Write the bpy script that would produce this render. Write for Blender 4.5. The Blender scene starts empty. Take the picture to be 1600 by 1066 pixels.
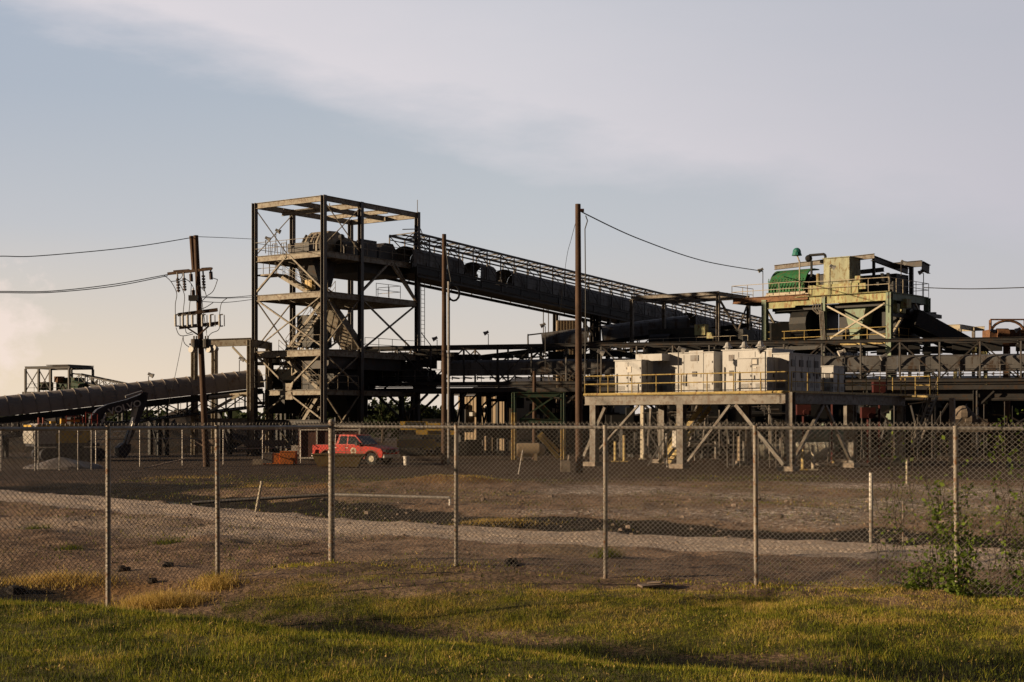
import bpy, math, random
import numpy as np
from mathutils import Vector as V3, noise
random.seed(7); np.random.seed(7)
R = math.radians
sc = bpy.context.scene
COL = sc.collection
Z = V3((0, 0, 1))
# ---------------------------------------------------------------- camera
CZ = 2.85; HOR = 655.0; FPX = 2222.0
cam = bpy.data.cameras.new('camera'); cam.sensor_width = 36; cam.lens = 36*FPX/1600
cam.shift_x = 0; cam.shift_y = (HOR-533)/1600
cam.clip_start = .5; cam.clip_end = 8000
co = bpy.data.objects.new('camera', cam); COL.objects.link(co)
co.location = (0, 0, CZ); co.rotation_euler = (R(90), 0, 0); sc.camera = co
# ---------------------------------------------------------------- light
SUN_EL = R(12.5); SUND = V3((-.985, -.17, 0)).normalized()
tosun = V3((SUND.x*math.cos(SUN_EL), SUND.y*math.cos(SUN_EL), math.sin(SUN_EL)))
sl = bpy.data.lights.new('sun', 'SUN'); sl.energy = 5.0; sl.angle = R(.6); sl.color = (1, .75, .48)
so = bpy.data.objects.new('sun', sl); COL.objects.link(so)
so.rotation_euler = tosun.to_track_quat('Z', 'Y').to_euler(); so.location = (-60, -20, 60)
w = bpy.data.worlds.new("World"); sc.world = w; w.use_nodes = True
nt = w.node_tree; nt.nodes.clear()
def WN(t, **k):
    n = nt.nodes.new(t)
    for a, b in k.items(): setattr(n, a, b)
    return n
def mathn(tree, op, a, b=None, c=None, clamp=False):
    n = tree.nodes.new('ShaderNodeMath'); n.operation = op; n.use_clamp = clamp
    for i, x in enumerate((a, b, c)):
        if x is None: continue
        if isinstance(x, (int, float)): n.inputs[i].default_value = x
        else: tree.links.new(x, n.inputs[i])
    return n.outputs[0]
def ramp(tree, fac, stops):
    n = tree.nodes.new('ShaderNodeValToRGB'); cr = n.color_ramp
    while len(cr.elements) < len(stops): cr.elements.new(.5)
    for e, (p, c) in zip(cr.elements, stops):
        e.position = p; e.color = c if len(c) == 4 else (*c, 1)
    tree.links.new(fac, n.inputs[0]); return n.outputs[0]
def mixc(tree, fac, a, b, mode='MIX'):
    n = tree.nodes.new('ShaderNodeMix'); n.data_type = 'RGBA'; n.blend_type = mode
    for i, x in ((0, fac), (6, a), (7, b)):
        if isinstance(x, (int, float)): n.inputs[i].default_value = x
        elif isinstance(x, tuple): n.inputs[i].default_value = x if len(x) == 4 else (*x, 1)
        else: tree.links.new(x, n.inputs[i])
    return n.outputs[2]
sky = WN('ShaderNodeTexSky', sky_type='NISHITA'); sky.sun_disc = False
sky.sun_elevation = SUN_EL; sky.sun_rotation = math.atan2(SUND.x, SUND.y)
sky.air_density = 1.0; sky.dust_density = 1.6; sky.ozone_density = 1.5; sky.altitude = 0
tc = WN('ShaderNodeTexCoord')
sep = WN('ShaderNodeSeparateXYZ'); nt.links.new(tc.outputs['Generated'], sep.inputs[0])
dx, dy, dz = sep.outputs
ady = mathn(nt, 'MAXIMUM', mathn(nt, 'ABSOLUTE', dy), .05)
az = mathn(nt, 'ARCTAN2', dx, dy)                 # azimuth, 0 = north (+Y)
el = mathn(nt, 'ARCSINE', dz)
cmb = WN('ShaderNodeCombineXYZ'); nt.links.new(az, cmb.inputs[0]); nt.links.new(el, cmb.inputs[1])
# high thin cloud sheet whose lower edge falls from upper left to right
def wnoise(scale, detail, rough, rot, stretch, seed):
    mp = WN('ShaderNodeMapping'); mp.inputs['Rotation'].default_value = (0, 0, rot)
    mp.inputs['Scale'].default_value = stretch; mp.inputs['Location'].default_value = (seed, seed*.7, 0)
    nt.links.new(cmb.outputs[0], mp.inputs[0])
    n = WN('ShaderNodeTexNoise'); n.inputs['Scale'].default_value = scale
    n.inputs['Detail'].default_value = detail; n.inputs['Roughness'].default_value = rough
    nt.links.new(mp.outputs[0], n.inputs[0]); return n.outputs[0]
n1 = wnoise(3.2, 7, .55, R(22), (1, 3.2, 1), 3.1)
n2 = wnoise(9, 6, .6, R(22), (1, 3.5, 1), 7.7)
edge = mathn(nt, 'ADD', el, mathn(nt, 'MULTIPLY', az, .215))      # line el = c - .36 az
edge = mathn(nt, 'ADD', edge, mathn(nt, 'MULTIPLY', mathn(nt, 'SUBTRACT', n1, .5), .11))
edge = mathn(nt, 'ADD', edge, mathn(nt, 'MULTIPLY', mathn(nt, 'SUBTRACT', n2, .5), .04))
cl = ramp(nt, edge, [(.182, (0, 0, 0)), (.203, (.46,)*3), (.222, (.86,)*3), (.26, (.74,)*3), (.33, (.45,)*3), (.5, (.5,)*3)])
cl = mathn(nt, 'MULTIPLY', cl, ramp(nt, n1, [(.25, (.75,)*3), (.6, (1, 1, 1))]))
# cumulus low on the far left
cn = wnoise(34, 7, .6, 0, (1, 1.3, 1), 1.3)
dax = mathn(nt, 'ADD', az, .352); dely = mathn(nt, 'SUBTRACT', el, .062)
cd = mathn(nt, 'SQRT', mathn(nt, 'ADD', mathn(nt, 'MULTIPLY', mathn(nt, 'MULTIPLY', dax, dax), .75), mathn(nt, 'MULTIPLY', dely, dely)))
cu = mathn(nt, 'ADD', mathn(nt, 'MULTIPLY', mathn(nt, 'SUBTRACT', .036, cd), 22), mathn(nt, 'MULTIPLY', mathn(nt, 'SUBTRACT', cn, .5), 2.2))
cu = ramp(nt, cu, [(0, (0, 0, 0)), (.55, (.62,)*3)])
# low pale band: thin haze cloud towards the horizon, warm
lowb = ramp(nt, el, [(0, (1, 1, 1)), (.11, (.80,)*3), (.22, (.38,)*3), (.5, (.12,)*3)])
SKYS = .075
skyc = mixc(nt, 1.0, sky.outputs[0], (SKYS, SKYS, SKYS), 'MULTIPLY')
warm = ramp(nt, az, [(0.0, (.62, .50, .385)), (.5, (.58, .50, .43))])
azn = mathn(nt, 'MULTIPLY_ADD', az, 1.3, .5, clamp=True)
lowc = ramp(nt, azn, [(0.0, (.66, .545, .415)), (.5, (.56, .49, .425)), (1, (.45, .42, .42))])
skyc = mixc(nt, lowb, skyc, lowc)
midv = ramp(nt, azn, [(0, (.315, .385, .50)), (.5, (.37, .43, .505)), (1, (.385, .40, .455))])
midf = ramp(nt, el, [(0.03, (0, 0, 0)), (.13, (.55,)*3), (.4, (.7,)*3)])
skyc = mixc(nt, midf, skyc, midv)
cloudc = ramp(nt, azn, [(0, (.62, .565, .58)), (.5, (.55, .52, .545)), (1, (.42, .405, .445))])
skyc = mixc(nt, cl, skyc, cloudc)
skyc = mixc(nt, cu, skyc, (.72, .60, .55, 1))
# unseen sky overhead and behind the viewpoint: made-up dimming, added to deepen the shadows
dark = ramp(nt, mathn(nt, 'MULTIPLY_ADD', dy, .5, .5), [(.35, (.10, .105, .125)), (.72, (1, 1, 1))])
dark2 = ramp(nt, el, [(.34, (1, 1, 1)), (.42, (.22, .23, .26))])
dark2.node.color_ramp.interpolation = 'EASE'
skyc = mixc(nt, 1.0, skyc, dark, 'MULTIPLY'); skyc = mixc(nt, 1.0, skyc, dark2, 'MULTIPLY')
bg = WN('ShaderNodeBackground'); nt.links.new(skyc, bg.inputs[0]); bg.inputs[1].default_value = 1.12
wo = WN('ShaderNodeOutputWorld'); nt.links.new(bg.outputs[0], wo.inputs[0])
sc.view_settings.view_transform = 'Standard'; sc.view_settings.look = 'None'
sc.view_settings.exposure = 0.25; sc.view_settings.gamma = 1
sc.render.engine = 'CYCLES'; sc.cycles.max_bounces = 5; sc.cycles.diffuse_bounces = 2
sc.cycles.use_denoising = True
# ---------------------------------------------------------------- helpers
ORG = {}
def P(px, py, Y):                     # point seen at photo pixel (px,py) at depth Y
    return V3(((px-800)/FPX*Y, Y, CZ-(py-HOR)/FPX*Y))
def jit(): return 1+random.uniform(-.012, .012)
class MB:
    def __init__(s): s.v = []; s.f = []
    def add(s, vs, fs):
        b = len(s.v); s.v += [tuple(p) for p in vs]; s.f += [tuple(b+i for i in f) for f in fs]; return s
    def box(s, c, size, ax=None):
        c = V3(c); a = ax or (V3((1, 0, 0)), V3((0, 1, 0)), Z)
        h = [V3(a[i])*size[i]*.5 for i in range(3)]
        vs = [c+h[0]*i+h[1]*j+h[2]*k for k in (-1, 1) for j in (-1, 1) for i in (-1, 1)]
        return s.add(vs, [(0, 2, 3, 1), (4, 5, 7, 6), (0, 1, 5, 4), (2, 6, 7, 3), (0, 4, 6, 2), (1, 3, 7, 5)])
    def beam(s, p, q, w, h=None, up=Z):
        p = V3(p); q = V3(q); h = h or w; d = q-p; L = d.length
        if L < 1e-5: return s
        d /= L
        if abs(d.dot(up)) > .95: up = V3((0.82, -.57, 0)) if abs(d.z) > .9 else Z
        x = d.cross(up).normalized(); y = x.cross(d).normalized()
        return s.box((p+q)/2, (L, w*jit(), h*jit()), (d, x, y))
    def hbeam(s, p, q, w, h=None, t=.03, up=Z):
        p = V3(p); q = V3(q); h = h or w; d = (q-p).normalized()
        if abs(d.dot(up)) > .95: up = V3((0.82, -.57, 0)) if abs(d.z) > .9 else Z
        x = d.cross(up).normalized(); y = x.cross(d).normalized(); w *= jit(); h *= jit()
        for k in (-1, 1): s.box((p+q)/2+y*k*(h/2-t/2), ((q-p).length, w, t), (d, x, y))
        return s.box((p+q)/2, ((q-p).length-.002, t, h-t*2), (d, x, y))
    def tube(s, p, q, r, n=6, r2=None, cap=True):
        p = V3(p); q = V3(q); d = q-p
        if d.length < 1e-6: return s
        d.normalize(); u = V3((1, 0, 0)) if abs(d.z) > .9 else Z
        x = d.cross(u).normalized(); y = x.cross(d); r2 = r if r2 is None else r2
        vs = []
        for c, rr in ((p, r), (q, r2)):
            vs += [c+(x*math.cos(2*math.pi*i/n)+y*math.sin(2*math.pi*i/n))*rr for i in range(n)]
        fs = [(i, (i+1) % n, n+(i+1) % n, n+i) for i in range(n)]
        if cap: fs += [tuple(range(n))[::-1], tuple(range(n, 2*n))]
        return s.add(vs, fs)
    def pipe(s, pts, r, n=6):
        for a, b in zip(pts, pts[1:]): s.tube(a, b, r, n)
        return s
    def prism(s, pts, o, ax, ay, dep):
        o = V3(o); ax = V3(ax); ay = V3(ay); dep = V3(dep); n = len(pts)
        a = [o+ax*x+ay*y for x, y in pts]; b = [p+dep for p in a]
        return s.add(a+b, [tuple(range(n))[::-1], tuple(range(n, 2*n))]+[(i, (i+1) % n, n+(i+1) % n, n+i) for i in range(n)])
    def ball(s, c, r, nu=8, nv=6, sz=1, nz=0):
        c = V3(c); vs = [c+V3((0, 0, r*sz))]
        for j in range(1, nv):
            t = math.pi*j/nv
            for i in range(nu):
                a = 2*math.pi*i/nu; k = 1+random.uniform(-nz, nz)
                vs.append(c+V3((math.sin(t)*math.cos(a)*r*k, math.sin(t)*math.sin(a)*r*k, math.cos(t)*r*sz*k)))
        vs.append(c-V3((0, 0, r*sz))); L = len(vs)-1; fs = []
        for i in range(nu):
            fs.append((0, 1+i, 1+(i+1) % nu)); fs.append((L, L-nu+(i+1) % nu, L-nu+i))
            for j in range(nv-2):
                a = 1+j*nu; fs.append((a+i, a+nu+i, a+nu+(i+1) % nu, a+(i+1) % nu))
        return s.add(vs, fs)
    def build(s, name, mat, parent=None, loc=None, smooth=False):
        me = bpy.data.meshes.new(name)
        ob = bpy.data.objects.new(name, me); COL.objects.link(ob)
        if parent is not None:
            root = parent; o = ORG[parent.name]; ob.parent = parent; ORG[ob.name] = o
        else:
            o = V3(loc) if loc is not None else V3((0, 0, 0)); ob.location = o; ORG[ob.name] = o
        me.from_pydata([tuple(V3(v)-o) for v in s.v], [], s.f); me.materials.append(mat)
        if smooth:
            me.polygons.foreach_set('use_smooth', [True]*len(me.polygons))
            try: me.set_sharp_from_angle(angle=R(40))
            except Exception: pass
        me.update(); return ob
def thing(name, label, cat, loc, group=None):
    o = bpy.data.objects.new(name, None); COL.objects.link(o); o.location = loc
    o.empty_display_size = .3; ORG[o.name] = V3(loc); return tag(o, label, cat, group)
def tag(o, label=None, cat=None, group=None, kind=None):
    if label: o['label'] = label
    if cat: o['category'] = cat
    if group: o['group'] = group
    if kind: o['kind'] = kind
    return o
def copy_tree(o, parent=None):
    c = o.copy(); COL.objects.link(c)
    if parent is not None: c.parent = parent
    for ch in list(o.children): copy_tree(ch, c)
    return c
def one(mb, name, mat, label, cat, loc, group=None, smooth=False):
    return tag(mb.build(name, mat, None, loc, smooth), label, cat, group)
# ---------------------------------------------------------------- materials
def mat(name, col, rough=.7, metal=0., var=.3, scale=1.5, rust=0., rustcol=(.12, .05, .022), bump=.2, streak=False, spec=.4):
    m = bpy.data.materials.new(name); m.use_nodes = True; t = m.node_tree
    b = t.nodes['Principled BSDF']; b.inputs['Roughness'].default_value = rough; b.inputs['Metallic'].default_value = metal
    b.inputs['Specular IOR Level'].default_value = spec
    g = t.nodes.new('ShaderNodeNewGeometry')
    def nz(sc_, det=6, st=(1, 1, 1)):
        mp = t.nodes.new('ShaderNodeMapping'); mp.inputs['Scale'].default_value = st
        t.links.new(g.outputs['Position'], mp.inputs[0])
        n = t.nodes.new('ShaderNodeTexNoise'); n.inputs['Scale'].default_value = sc_; n.inputs['Detail'].default_value = det
        n.inputs['Roughness'].default_value = .62
        t.links.new(mp.outputs[0], n.inputs[0]); return n.outputs[0]
    a = nz(scale, 6, (1, 1, .35) if streak else (1, 1, 1))
    lo = tuple(c*(1-var) for c in col); hi = tuple(min(1, c*(1+var*.6)) for c in col)
    c = ramp(t, a, [(.3, lo), (.68, hi)])
    if rust:
        r_ = nz(scale*2.3+.7, 8, (1, 1, .45) if streak else (1, 1, 1))
        f = ramp(t, r_, [(.62-rust*.32, (0, 0, 0)), (.70-rust*.25, (1, 1, 1))])
        c = mixc(t, f, c, rustcol)
    t.links.new(c, b.inputs['Base Color'])
    if bump:
        bn = t.nodes.new('ShaderNodeBump'); bn.inputs['Strength'].default_value = bump; bn.inputs['Distance'].default_value = .02
        t.links.new(nz(scale*9, 4), bn.inputs['Height']); t.links.new(bn.outputs[0], b.inputs['Normal'])
    return m
M = dict(
    steel=mat('weathered grey steel', (.20, .18, .155), .6, .0, .4, 1.3, .4, (.12, .085, .06)),
    beamp=mat('dusty buff beam paint', (.31, .275, .215), .65, 0, .35, 1.3, .4, (.17, .12, .08)),
    colp=mat('dark grey column paint', (.085, .08, .078), .55, 0, .35, 1.2, .3, (.10, .06, .04), streak=True),
    palegn=mat('pale yellow green housing paint', (.37, .38, .25), .7, 0, .3, 1.5, .35, (.22, .17, .08), streak=True),
    cwp=mat('pale counterweight paint', (.42, .39, .35), .55, 0, .25, 1, .2, (.2, .16, .12)),
    dust=mat('road dust film', (.20, .11, .07), .9, 0, .4, 5),
    tlight=mat('tail lamp red', (.3, .01, .01), .3, 0, .1, bump=0),
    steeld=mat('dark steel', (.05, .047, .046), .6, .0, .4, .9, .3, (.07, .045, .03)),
    coverg=mat('grey belt cover sheet', (.165, .16, .158), .5, .1, .45, .5, .35, (.085, .06, .045), streak=True),
    coverb=mat('brown grey tube cover', (.34, .30, .27), .6, .0, .22, .3, .12, (.22, .16, .12)),
    cream=mat('cream painted steel', (.50, .44, .33), .6, 0, .2, 1, .15, (.2, .12, .07)),
    cab=mat('pale cabinet enamel', (.45, .445, .435), .5, 0, .16, .8, .22, (.30, .26, .22), streak=True),
    cabd=mat('cabinet louvre dark', (.10, .09, .085), .6, 0, .2, 3),
    white=mat('white paint worn', (.62, .58, .52), .6, 0, .15, 2, .12, (.35, .27, .2)),
    yellow=mat('yellow safety paint', (.44, .33, .12), .6, 0, .3, 2, .25, (.22, .11, .04)),
    olive=mat('yellow green beam paint', (.40, .40, .20), .7, 0, .35, 1.6, .38, (.26, .15, .06), streak=True),
    pgreen=mat('pale green structural paint', (.22, .29, .20), .6, 0, .3, 1.2, .25, (.15, .10, .06), streak=True),
    rust=mat('rusty steel', (.22, .11, .055), .8, 0, .4, 1.6, .3, (.10, .05, .03)),
    green=mat('bright green hood paint', (.025, .16, .055), .75, 0, .4, 1.6, .35, (.09, .11, .04), streak=True),
    teal=mat('teal paint', (.03, .20, .16), .5, 0, .2, 3),
    wood=mat('creosoted wood', (.095, .055, .035), .85, 0, .45, 3, 0, bump=.6, streak=True),
    cable=mat('black cable', (.03, .03, .032), .6, 0, .1),
    conc=mat('concrete', (.30, .25, .20), .9, 0, .3, 2, .2, (.16, .11, .08)),
    coal=mat('coal heap', (.022, .017, .014), .9, 0, .5, .5, .4, (.045, .028, .018), bump=1),
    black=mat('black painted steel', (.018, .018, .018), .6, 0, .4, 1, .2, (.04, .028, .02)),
    tan=mat('tan ribbed cladding', (.34, .26, .17), .7, 0, .15, .6, .12, (.30, .20, .12), streak=True),
    roof=mat('dark roof', (.06, .055, .055), .7, 0, .3),
    red=mat('red car paint', (.50, .022, .010), .4, 0, .3, 3, .12, (.20, .06, .035), bump=0, spec=.25),
    glass=mat('dark glass', (.03, .035, .04), .06, 0, .2, 1, 0, bump=0, spec=.5),
    rubber=mat('rubber', (.02, .02, .02), .85, 0, .2),
    chrome=mat('dull bright metal', (.5, .48, .45), .35, .6, .15, 4),
    exy=mat('excavator yellow', (.58, .36, .05), .5, 0, .25, 1, .2, (.2, .12, .05)),
    exg=mat('excavator grey', (.16, .14, .13), .55, 0, .25, 1, .2, (.12, .08, .06)),
    exd=mat('excavator dark', (.035, .035, .042), .5, 0, .3, 1),
    redp=mat('red rail paint', (.28, .035, .02), .6, 0, .25, 3),
    orange=mat('orange paint', (.55, .16, .03), .7, 0, .25, 2, .15),
    oliveb=mat('olive skip paint', (.16, .12, .05), .8, 0, .3, 1.5, .4, (.14, .08, .03)),
    galv=mat('galvanised steel', (.30, .28, .26), .45, .35, .3, 5, .15, (.2, .14, .1)),
    galvr=mat('rusty galvanised post', (.31, .275, .235), .6, .1, .35, 4, .26, (.20, .09, .035)),
    wire=mat('galvanised wire', (.22, .20, .18), .6, .2, .2, 6, .1),
    ins=mat('brown porcelain', (.06, .03, .025), .3, 0, .2),
    alu=mat('insulator grey', (.30, .29, .28), .4, 0, .2),
    dgreen=mat('dark green paint', (.05, .09, .055), .7, 0, .3, 1, .3),
    darkred=mat('maroon panel', (.10, .045, .035), .7, 0, .3, 1),
    tank=mat('pale tank enamel', (.46, .44, .36), .45, 0, .2, 1.5, .3, (.26, .18, .12), streak=True),
    stone=mat('broken stone', (.20, .16, .125), .95, 0, .4, 4),
    board=mat('weathered board', (.26, .20, .16), .9, 0, .3, 5),
    bark=mat('bark', (.07, .05, .035), .9, 0, .4, 3),
    dred=mat('dull dark red paint', (.07, .012, .01), .8, 0, .3, 3),
    blue=mat('faded blue panel', (.12, .16, .2), .6, 0, .2, 1),
)
# ---------------------------------------------------------------- ground
ROAD = [(40, 8), (25, 20.5), (10.5, 29.2), (5.5, 32.3), (2.1, 33.9), (-4.9, 38.0), (-11, 44.5), (-19.5, 54), (-40, 72), (-80, 100)]
def sst(a, b, x):
    t = np.clip((x-a)/(b-a), 0, 1); return t*t*(3-2*t)
def road_d(x, y):
    best = np.full_like(x, 1e9); sgn = np.zeros_like(x)
    for (ax, ay), (bx, by) in zip(ROAD, ROAD[1:]):
        ex, ey = bx-ax, by-ay; L2 = ex*ex+ey*ey
        t = np.clip(((x-ax)*ex+(y-ay)*ey)/L2, 0, 1)
        d = np.hypot(x-ax-t*ex, y-ay-t*ey); side = ex*(y-ay)-ey*(x-ax)
        m = d < best; best = np.where(m, d, best); sgn = np.where(m, side, sgn)
    return np.where(sgn < 0, best, -best)     # + = beyond the road (far side)
def crest(x): return np.maximum(13.55-.58*x, 11.5)
_g = np.random.RandomState(3).rand(64, 64)
def vn(x, y, s):
    x = np.asarray(x)*s+500; y = np.asarray(y)*s+500
    i = np.floor(x).astype(int); j = np.floor(y).astype(int); u = x-i; v = y-j
    u = u*u*(3-2*u); v = v*v*(3-2*v)
    g = lambda a, b: _g[a % 64, b % 64]
    return (g(i, j)*(1-u)+g(i+1, j)*u)*(1-v)+(g(i, j+1)*(1-u)+g(i+1, j+1)*u)*v-.5
def bump2(x, y, cx, cy, rx, ry): return np.exp(-(((x-cx)/rx)**2+((y-cy)/ry)**2))
def gz(x, y):
    x = np.asarray(x, float); y = np.asarray(y, float)
    yc = crest(x); t = y-yc
    z = np.where(t < 0, .60+.012*(-t), .60-.90*sst(0, 4.4, t))     # lawn, then the near ditch
    z = z+np.where(t > 0, .30*sst(6.0, 10.0, t), 0)                # rises to the fence line
    rd = road_d(x, y)
    far = sst(1.8, 3.2, rd)*(1-sst(3.8, 8.5, rd))                  # ditch beyond the road
    z = z-.42*far*sst(-26, -12, x)*(y > 26)
    z = z+.05*bump2(rd, 0*rd, 0, 0, 1.7, 1)*(y > 24)-.06*bump2(np.abs(rd)-.78, 0*rd, 0, 0, .2, 1)*(y > 24)
    k = (1-sst(60, 90, y))
    z = z+(.10*vn(x, y, .33)+.07*vn(x+9, y, .9)+.035*vn(x, y+5, 2.3))*k*np.where(t < 0, .5, 1)
    z = z+(.075*vn(x+3, y, 1.7)+.05*vn(x, y+7, 3.1))*k*(t > 10)*np.where(np.abs(rd) < 1.7, .2, 1)
    # ruts and heaps left of the road
    z = z+.22*bump2(x, y, -13, 32, 5, 2.2)+.14*vn(x*.5, y, .9)*bump2(x, y, -14, 36, 9, 9)*2
    z = z+.16*bump2(x, y, -8.6, 25.5, 3, 1.2)-.10*bump2(x, y, -8, 22.5, 2.5, .8)
    z = z+.42*bump2(x, y, -2.2, 60, 3.6, 1.5)+.25*bump2(x, y, -7.2, 57, 1.8, 1)+.22*bump2(x, y, -.6, 41.6, 1.5, .5)
    return z
def gz1(x, y): return float(gz(np.array([x]), np.array([y]))[0])
def G(px, Y):
    x = (px-800)/FPX*Y; return V3((x, Y, gz1(x, Y)))
def axis(lo, a, b, hi, st, gr):
    c = list(np.arange(a, b+1e-6, st)); s = st
    while c[-1] < hi: s *= gr; c.append(c[-1]+s)
    s = st
    while c[0] > lo: s *= gr; c.insert(0, c[0]-s)
    return np.array(c)
xs = axis(-2500, -17, 14, 2500, .2, 1.06)
ys = axis(-60, 10, 48, 3500, .17, 1.03)
XX, YY = np.meshgrid(xs, ys); ZZ = gz(XX, YY)
nx, ny = len(xs), len(ys)
me = bpy.data.meshes.new('ground')
me.vertices.add(nx*ny); me.vertices.foreach_set('co', np.stack([XX, YY, ZZ], -1).ravel())
idx = np.arange(nx*ny).reshape(ny, nx)
q = np.stack([idx[:-1, :-1], idx[:-1, 1:], idx[1:, 1:], idx[1:, :-1]], -1).reshape(-1)
me.loops.add(len(q)); me.loops.foreach_set('vertex_index', q)
nf = len(q)//4; me.polygons.add(nf); me.polygons.foreach_set('loop_start', np.arange(0, len(q), 4))
try: me.polygons.foreach_set('loop_total', np.full(nf, 4))
except Exception: pass
me.update(calc_edges=True); me.polygons.foreach_set('use_smooth', [True]*nf)
ground = bpy.data.objects.new('ground', me); COL.objects.link(ground); tag(ground, kind='structure')
def grass_mask(x, y):
    t = y-crest(x)
    fl = np.where(x > -3.6, 28.4-.478*(x+3.6), 28.4+1.61*(x+3.6))   # fence line
    e = y-fl
    g1 = 1-sst(-.2, .6, t+vn(x, y, 1.1)*.9+np.where(x < -3.5, .3, -3))
    off = np.where(x < -3.2, 3.6+np.clip(-4.6-x, 0, 9)*1.0, np.clip(4.3-.42*np.maximum(x+.5, 0), .9, 5))
    g2 = (1-sst(-off-1.8, -off+2.4, e+vn(x, y, .5)*3.4+vn(x, y, 2)*1.8+vn(x, y, 6)*.8))*(x > -6.8)
    g2 = g2*np.clip(1-.85*bump2(t, 0*t, 6.1+vn(x, y, .4)*1.2, 0, 1.5, 1)*(.7+1.3*vn(x, y, 1.3)), .30, 1)
    return np.clip(np.maximum(g1, g2), 0, 1)
gm = grass_mask(XX, YY); rd = road_d(XX, YY)
road = sst(-2.2, -1.5, rd+vn(XX, YY, .9)*.5)*(1-sst(1.5, 1.9, rd+vn(XX, YY, 1.7)*.25))*(YY > 24)
road = road*(1-.55*bump2(np.abs(rd)-.78+.3*vn(XX, YY, .8), 0*rd, 0, 0, .2, 1)*np.clip(.6+1.5*vn(XX, YY, .4), 0, 1))
road = np.maximum(road, .55*bump2(XX, YY, -12, 38, 7, 6)+.5*bump2(XX, YY, -5.5, 34.5, 3, 2.5))
mud = sst(1.9, 2.3, rd)*(1-sst(6.6, 7.8, rd+vn(XX, YY, .6)*1.6))*sst(-30, -14, XX)*(YY > 26)
mud = np.maximum(mud, .9*bump2(XX, YY, -17, 60, 9, 5)*(rd > 2))
tt_ = YY-crest(XX)
mud = np.maximum(mud, .75*bump2(tt_+vn(XX, YY, .5)*1.5, 0*tt_, 5.4, 0, 1.9, 1)*(tt_ > 1))
gravel = sst(6.8, 8, rd+vn(XX, YY, .6)*2)*(1-sst(55, 66, YY+vn(XX, YY, .2)*14))*(rd > 0)
gravel = gravel*np.clip(.62+1.3*vn(XX, YY, .23), 0, 1)*sst(-7, 3, XX)
gravel = np.maximum(gravel, .8*bump2(XX, YY, -13, 50, 6, 4)*(rd > 2))
dry = np.clip(bump2(XX, YY, -2.2, 60, 3.4, 1.4)+bump2(XX, YY, -7.2, 57, 2, 1)+bump2(XX, YY, -.6, 41.8, 1.6, .7)+bump2(XX, YY, -8, 25, 2.4, 1)*.9
              + bump2(XX, YY, -16, 70, 3, 2)+.5*bump2(XX, YY, 12.5, 60, 2, 2), 0, 1)
yard = sst(58, 70, YY+vn(XX, YY, .15)*10)
for nm, arr in (('maska', np.stack([gm, road, mud, gravel], -1)), ('maskb', np.stack([dry, yard, 0*dry, 1+0*dry], -1))):
    at = me.attributes.new(nm, 'FLOAT_COLOR', 'POINT'); at.data.foreach_set('color', arr.reshape(-1).astype(np.float32))
m = bpy.data.materials.new('ground soil'); m.use_nodes = True; t = m.node_tree; b = t.nodes['Principled BSDF']
b.inputs['Roughness'].default_value = .95; b.inputs['Specular IOR Level'].default_value = .15
geo = t.nodes.new('ShaderNodeNewGeometry')
def gn(s, d=6, r=.6, st=(1, 1, 1)):
    mp = t.nodes.new('ShaderNodeMapping'); mp.inputs['Scale'].default_value = st; t.links.new(geo.outputs['Position'], mp.inputs[0])
    n = t.nodes.new('ShaderNodeTexNoise'); n.inputs['Scale'].default_value = s; n.inputs['Detail'].default_value = d
    n.inputs['Roughness'].default_value = r; t.links.new(mp.outputs[0], n.inputs[0]); return n.outputs[0]
def at_(nm):
    a = t.nodes.new('ShaderNodeAttribute'); a.attribute_name = nm; s = t.nodes.new('ShaderNodeSeparateColor')
    t.links.new(a.outputs['Color'], s.inputs[0]); return s.outputs, a.outputs['Alpha']
(A_, alA) = at_('maska'); (B_, _) = at_('maskb')
fine = gn(11, 8, .7); mid = gn(1.3, 7, .6); coarse = gn(.25, 5)
vor = t.nodes.new('ShaderNodeTexVoronoi'); vor.inputs['Scale'].default_value = 9; t.links.new(geo.outputs['Position'], vor.inputs[0])
vor2 = t.nodes.new('ShaderNodeTexVoronoi'); vor2.inputs['Scale'].default_value = 22; t.links.new(geo.outputs['Position'], vor2.inputs[0])
vs1 = t.nodes.new('ShaderNodeSeparateColor'); t.links.new(vor.outputs['Color'], vs1.inputs[0])
vs2 = t.nodes.new('ShaderNodeSeparateColor'); t.links.new(vor2.outputs['Color'], vs2.inputs[0])
soil = ramp(t, mid, [(.3, (.13, .082, .052)), (.5, (.30, .20, .135)), (.72, (.44, .31, .215))])
soil = mixc(t, ramp(t, fine, [(.45, (0, 0, 0)), (.7, (.7,)*3)]), soil, (.075, .05, .034, 1))
soil = mixc(t, ramp(t, coarse, [(.5, (0, 0, 0)), (.7, (.5,)*3)]), soil, (.085, .08, .03, 1))
def sharp(mask, k=.5):     # break a soft mask up with noise
    x = mathn(t, 'ADD', mask, mathn(t, 'MULTIPLY', mathn(t, 'SUBTRACT', fine, .5), k))
    return ramp(t, x, [(.35, (0, 0, 0)), (.65, (1, 1, 1))])
peb = ramp(t, vs2.outputs[0], [(0, (.36, .275, .21)), (.6, (.56, .445, .355)), (1, (.76, .65, .55))])
peb = mixc(t, ramp(t, fine, [(.4, (0, 0, 0)), (.65, (.65,)*3)]), peb, (.36, .28, .22, 1))
c = mixc(t, sharp(A_[1]), soil, peb)
grv = ramp(t, vs1.outputs[0], [(0, (.12, .085, .065)), (.45, (.30, .235, .19)), (.75, (.60, .51, .44)), (1, (.80, .73, .66))])
c = mixc(t, mathn(t, 'MULTIPLY', sharp(alA, 1.3), .75), c, grv)
c = mixc(t, sharp(B_[0], .6), c, ramp(t, fine, [(.3, (.18, .10, .045)), (.7, (.34, .20, .09))]))
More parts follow.
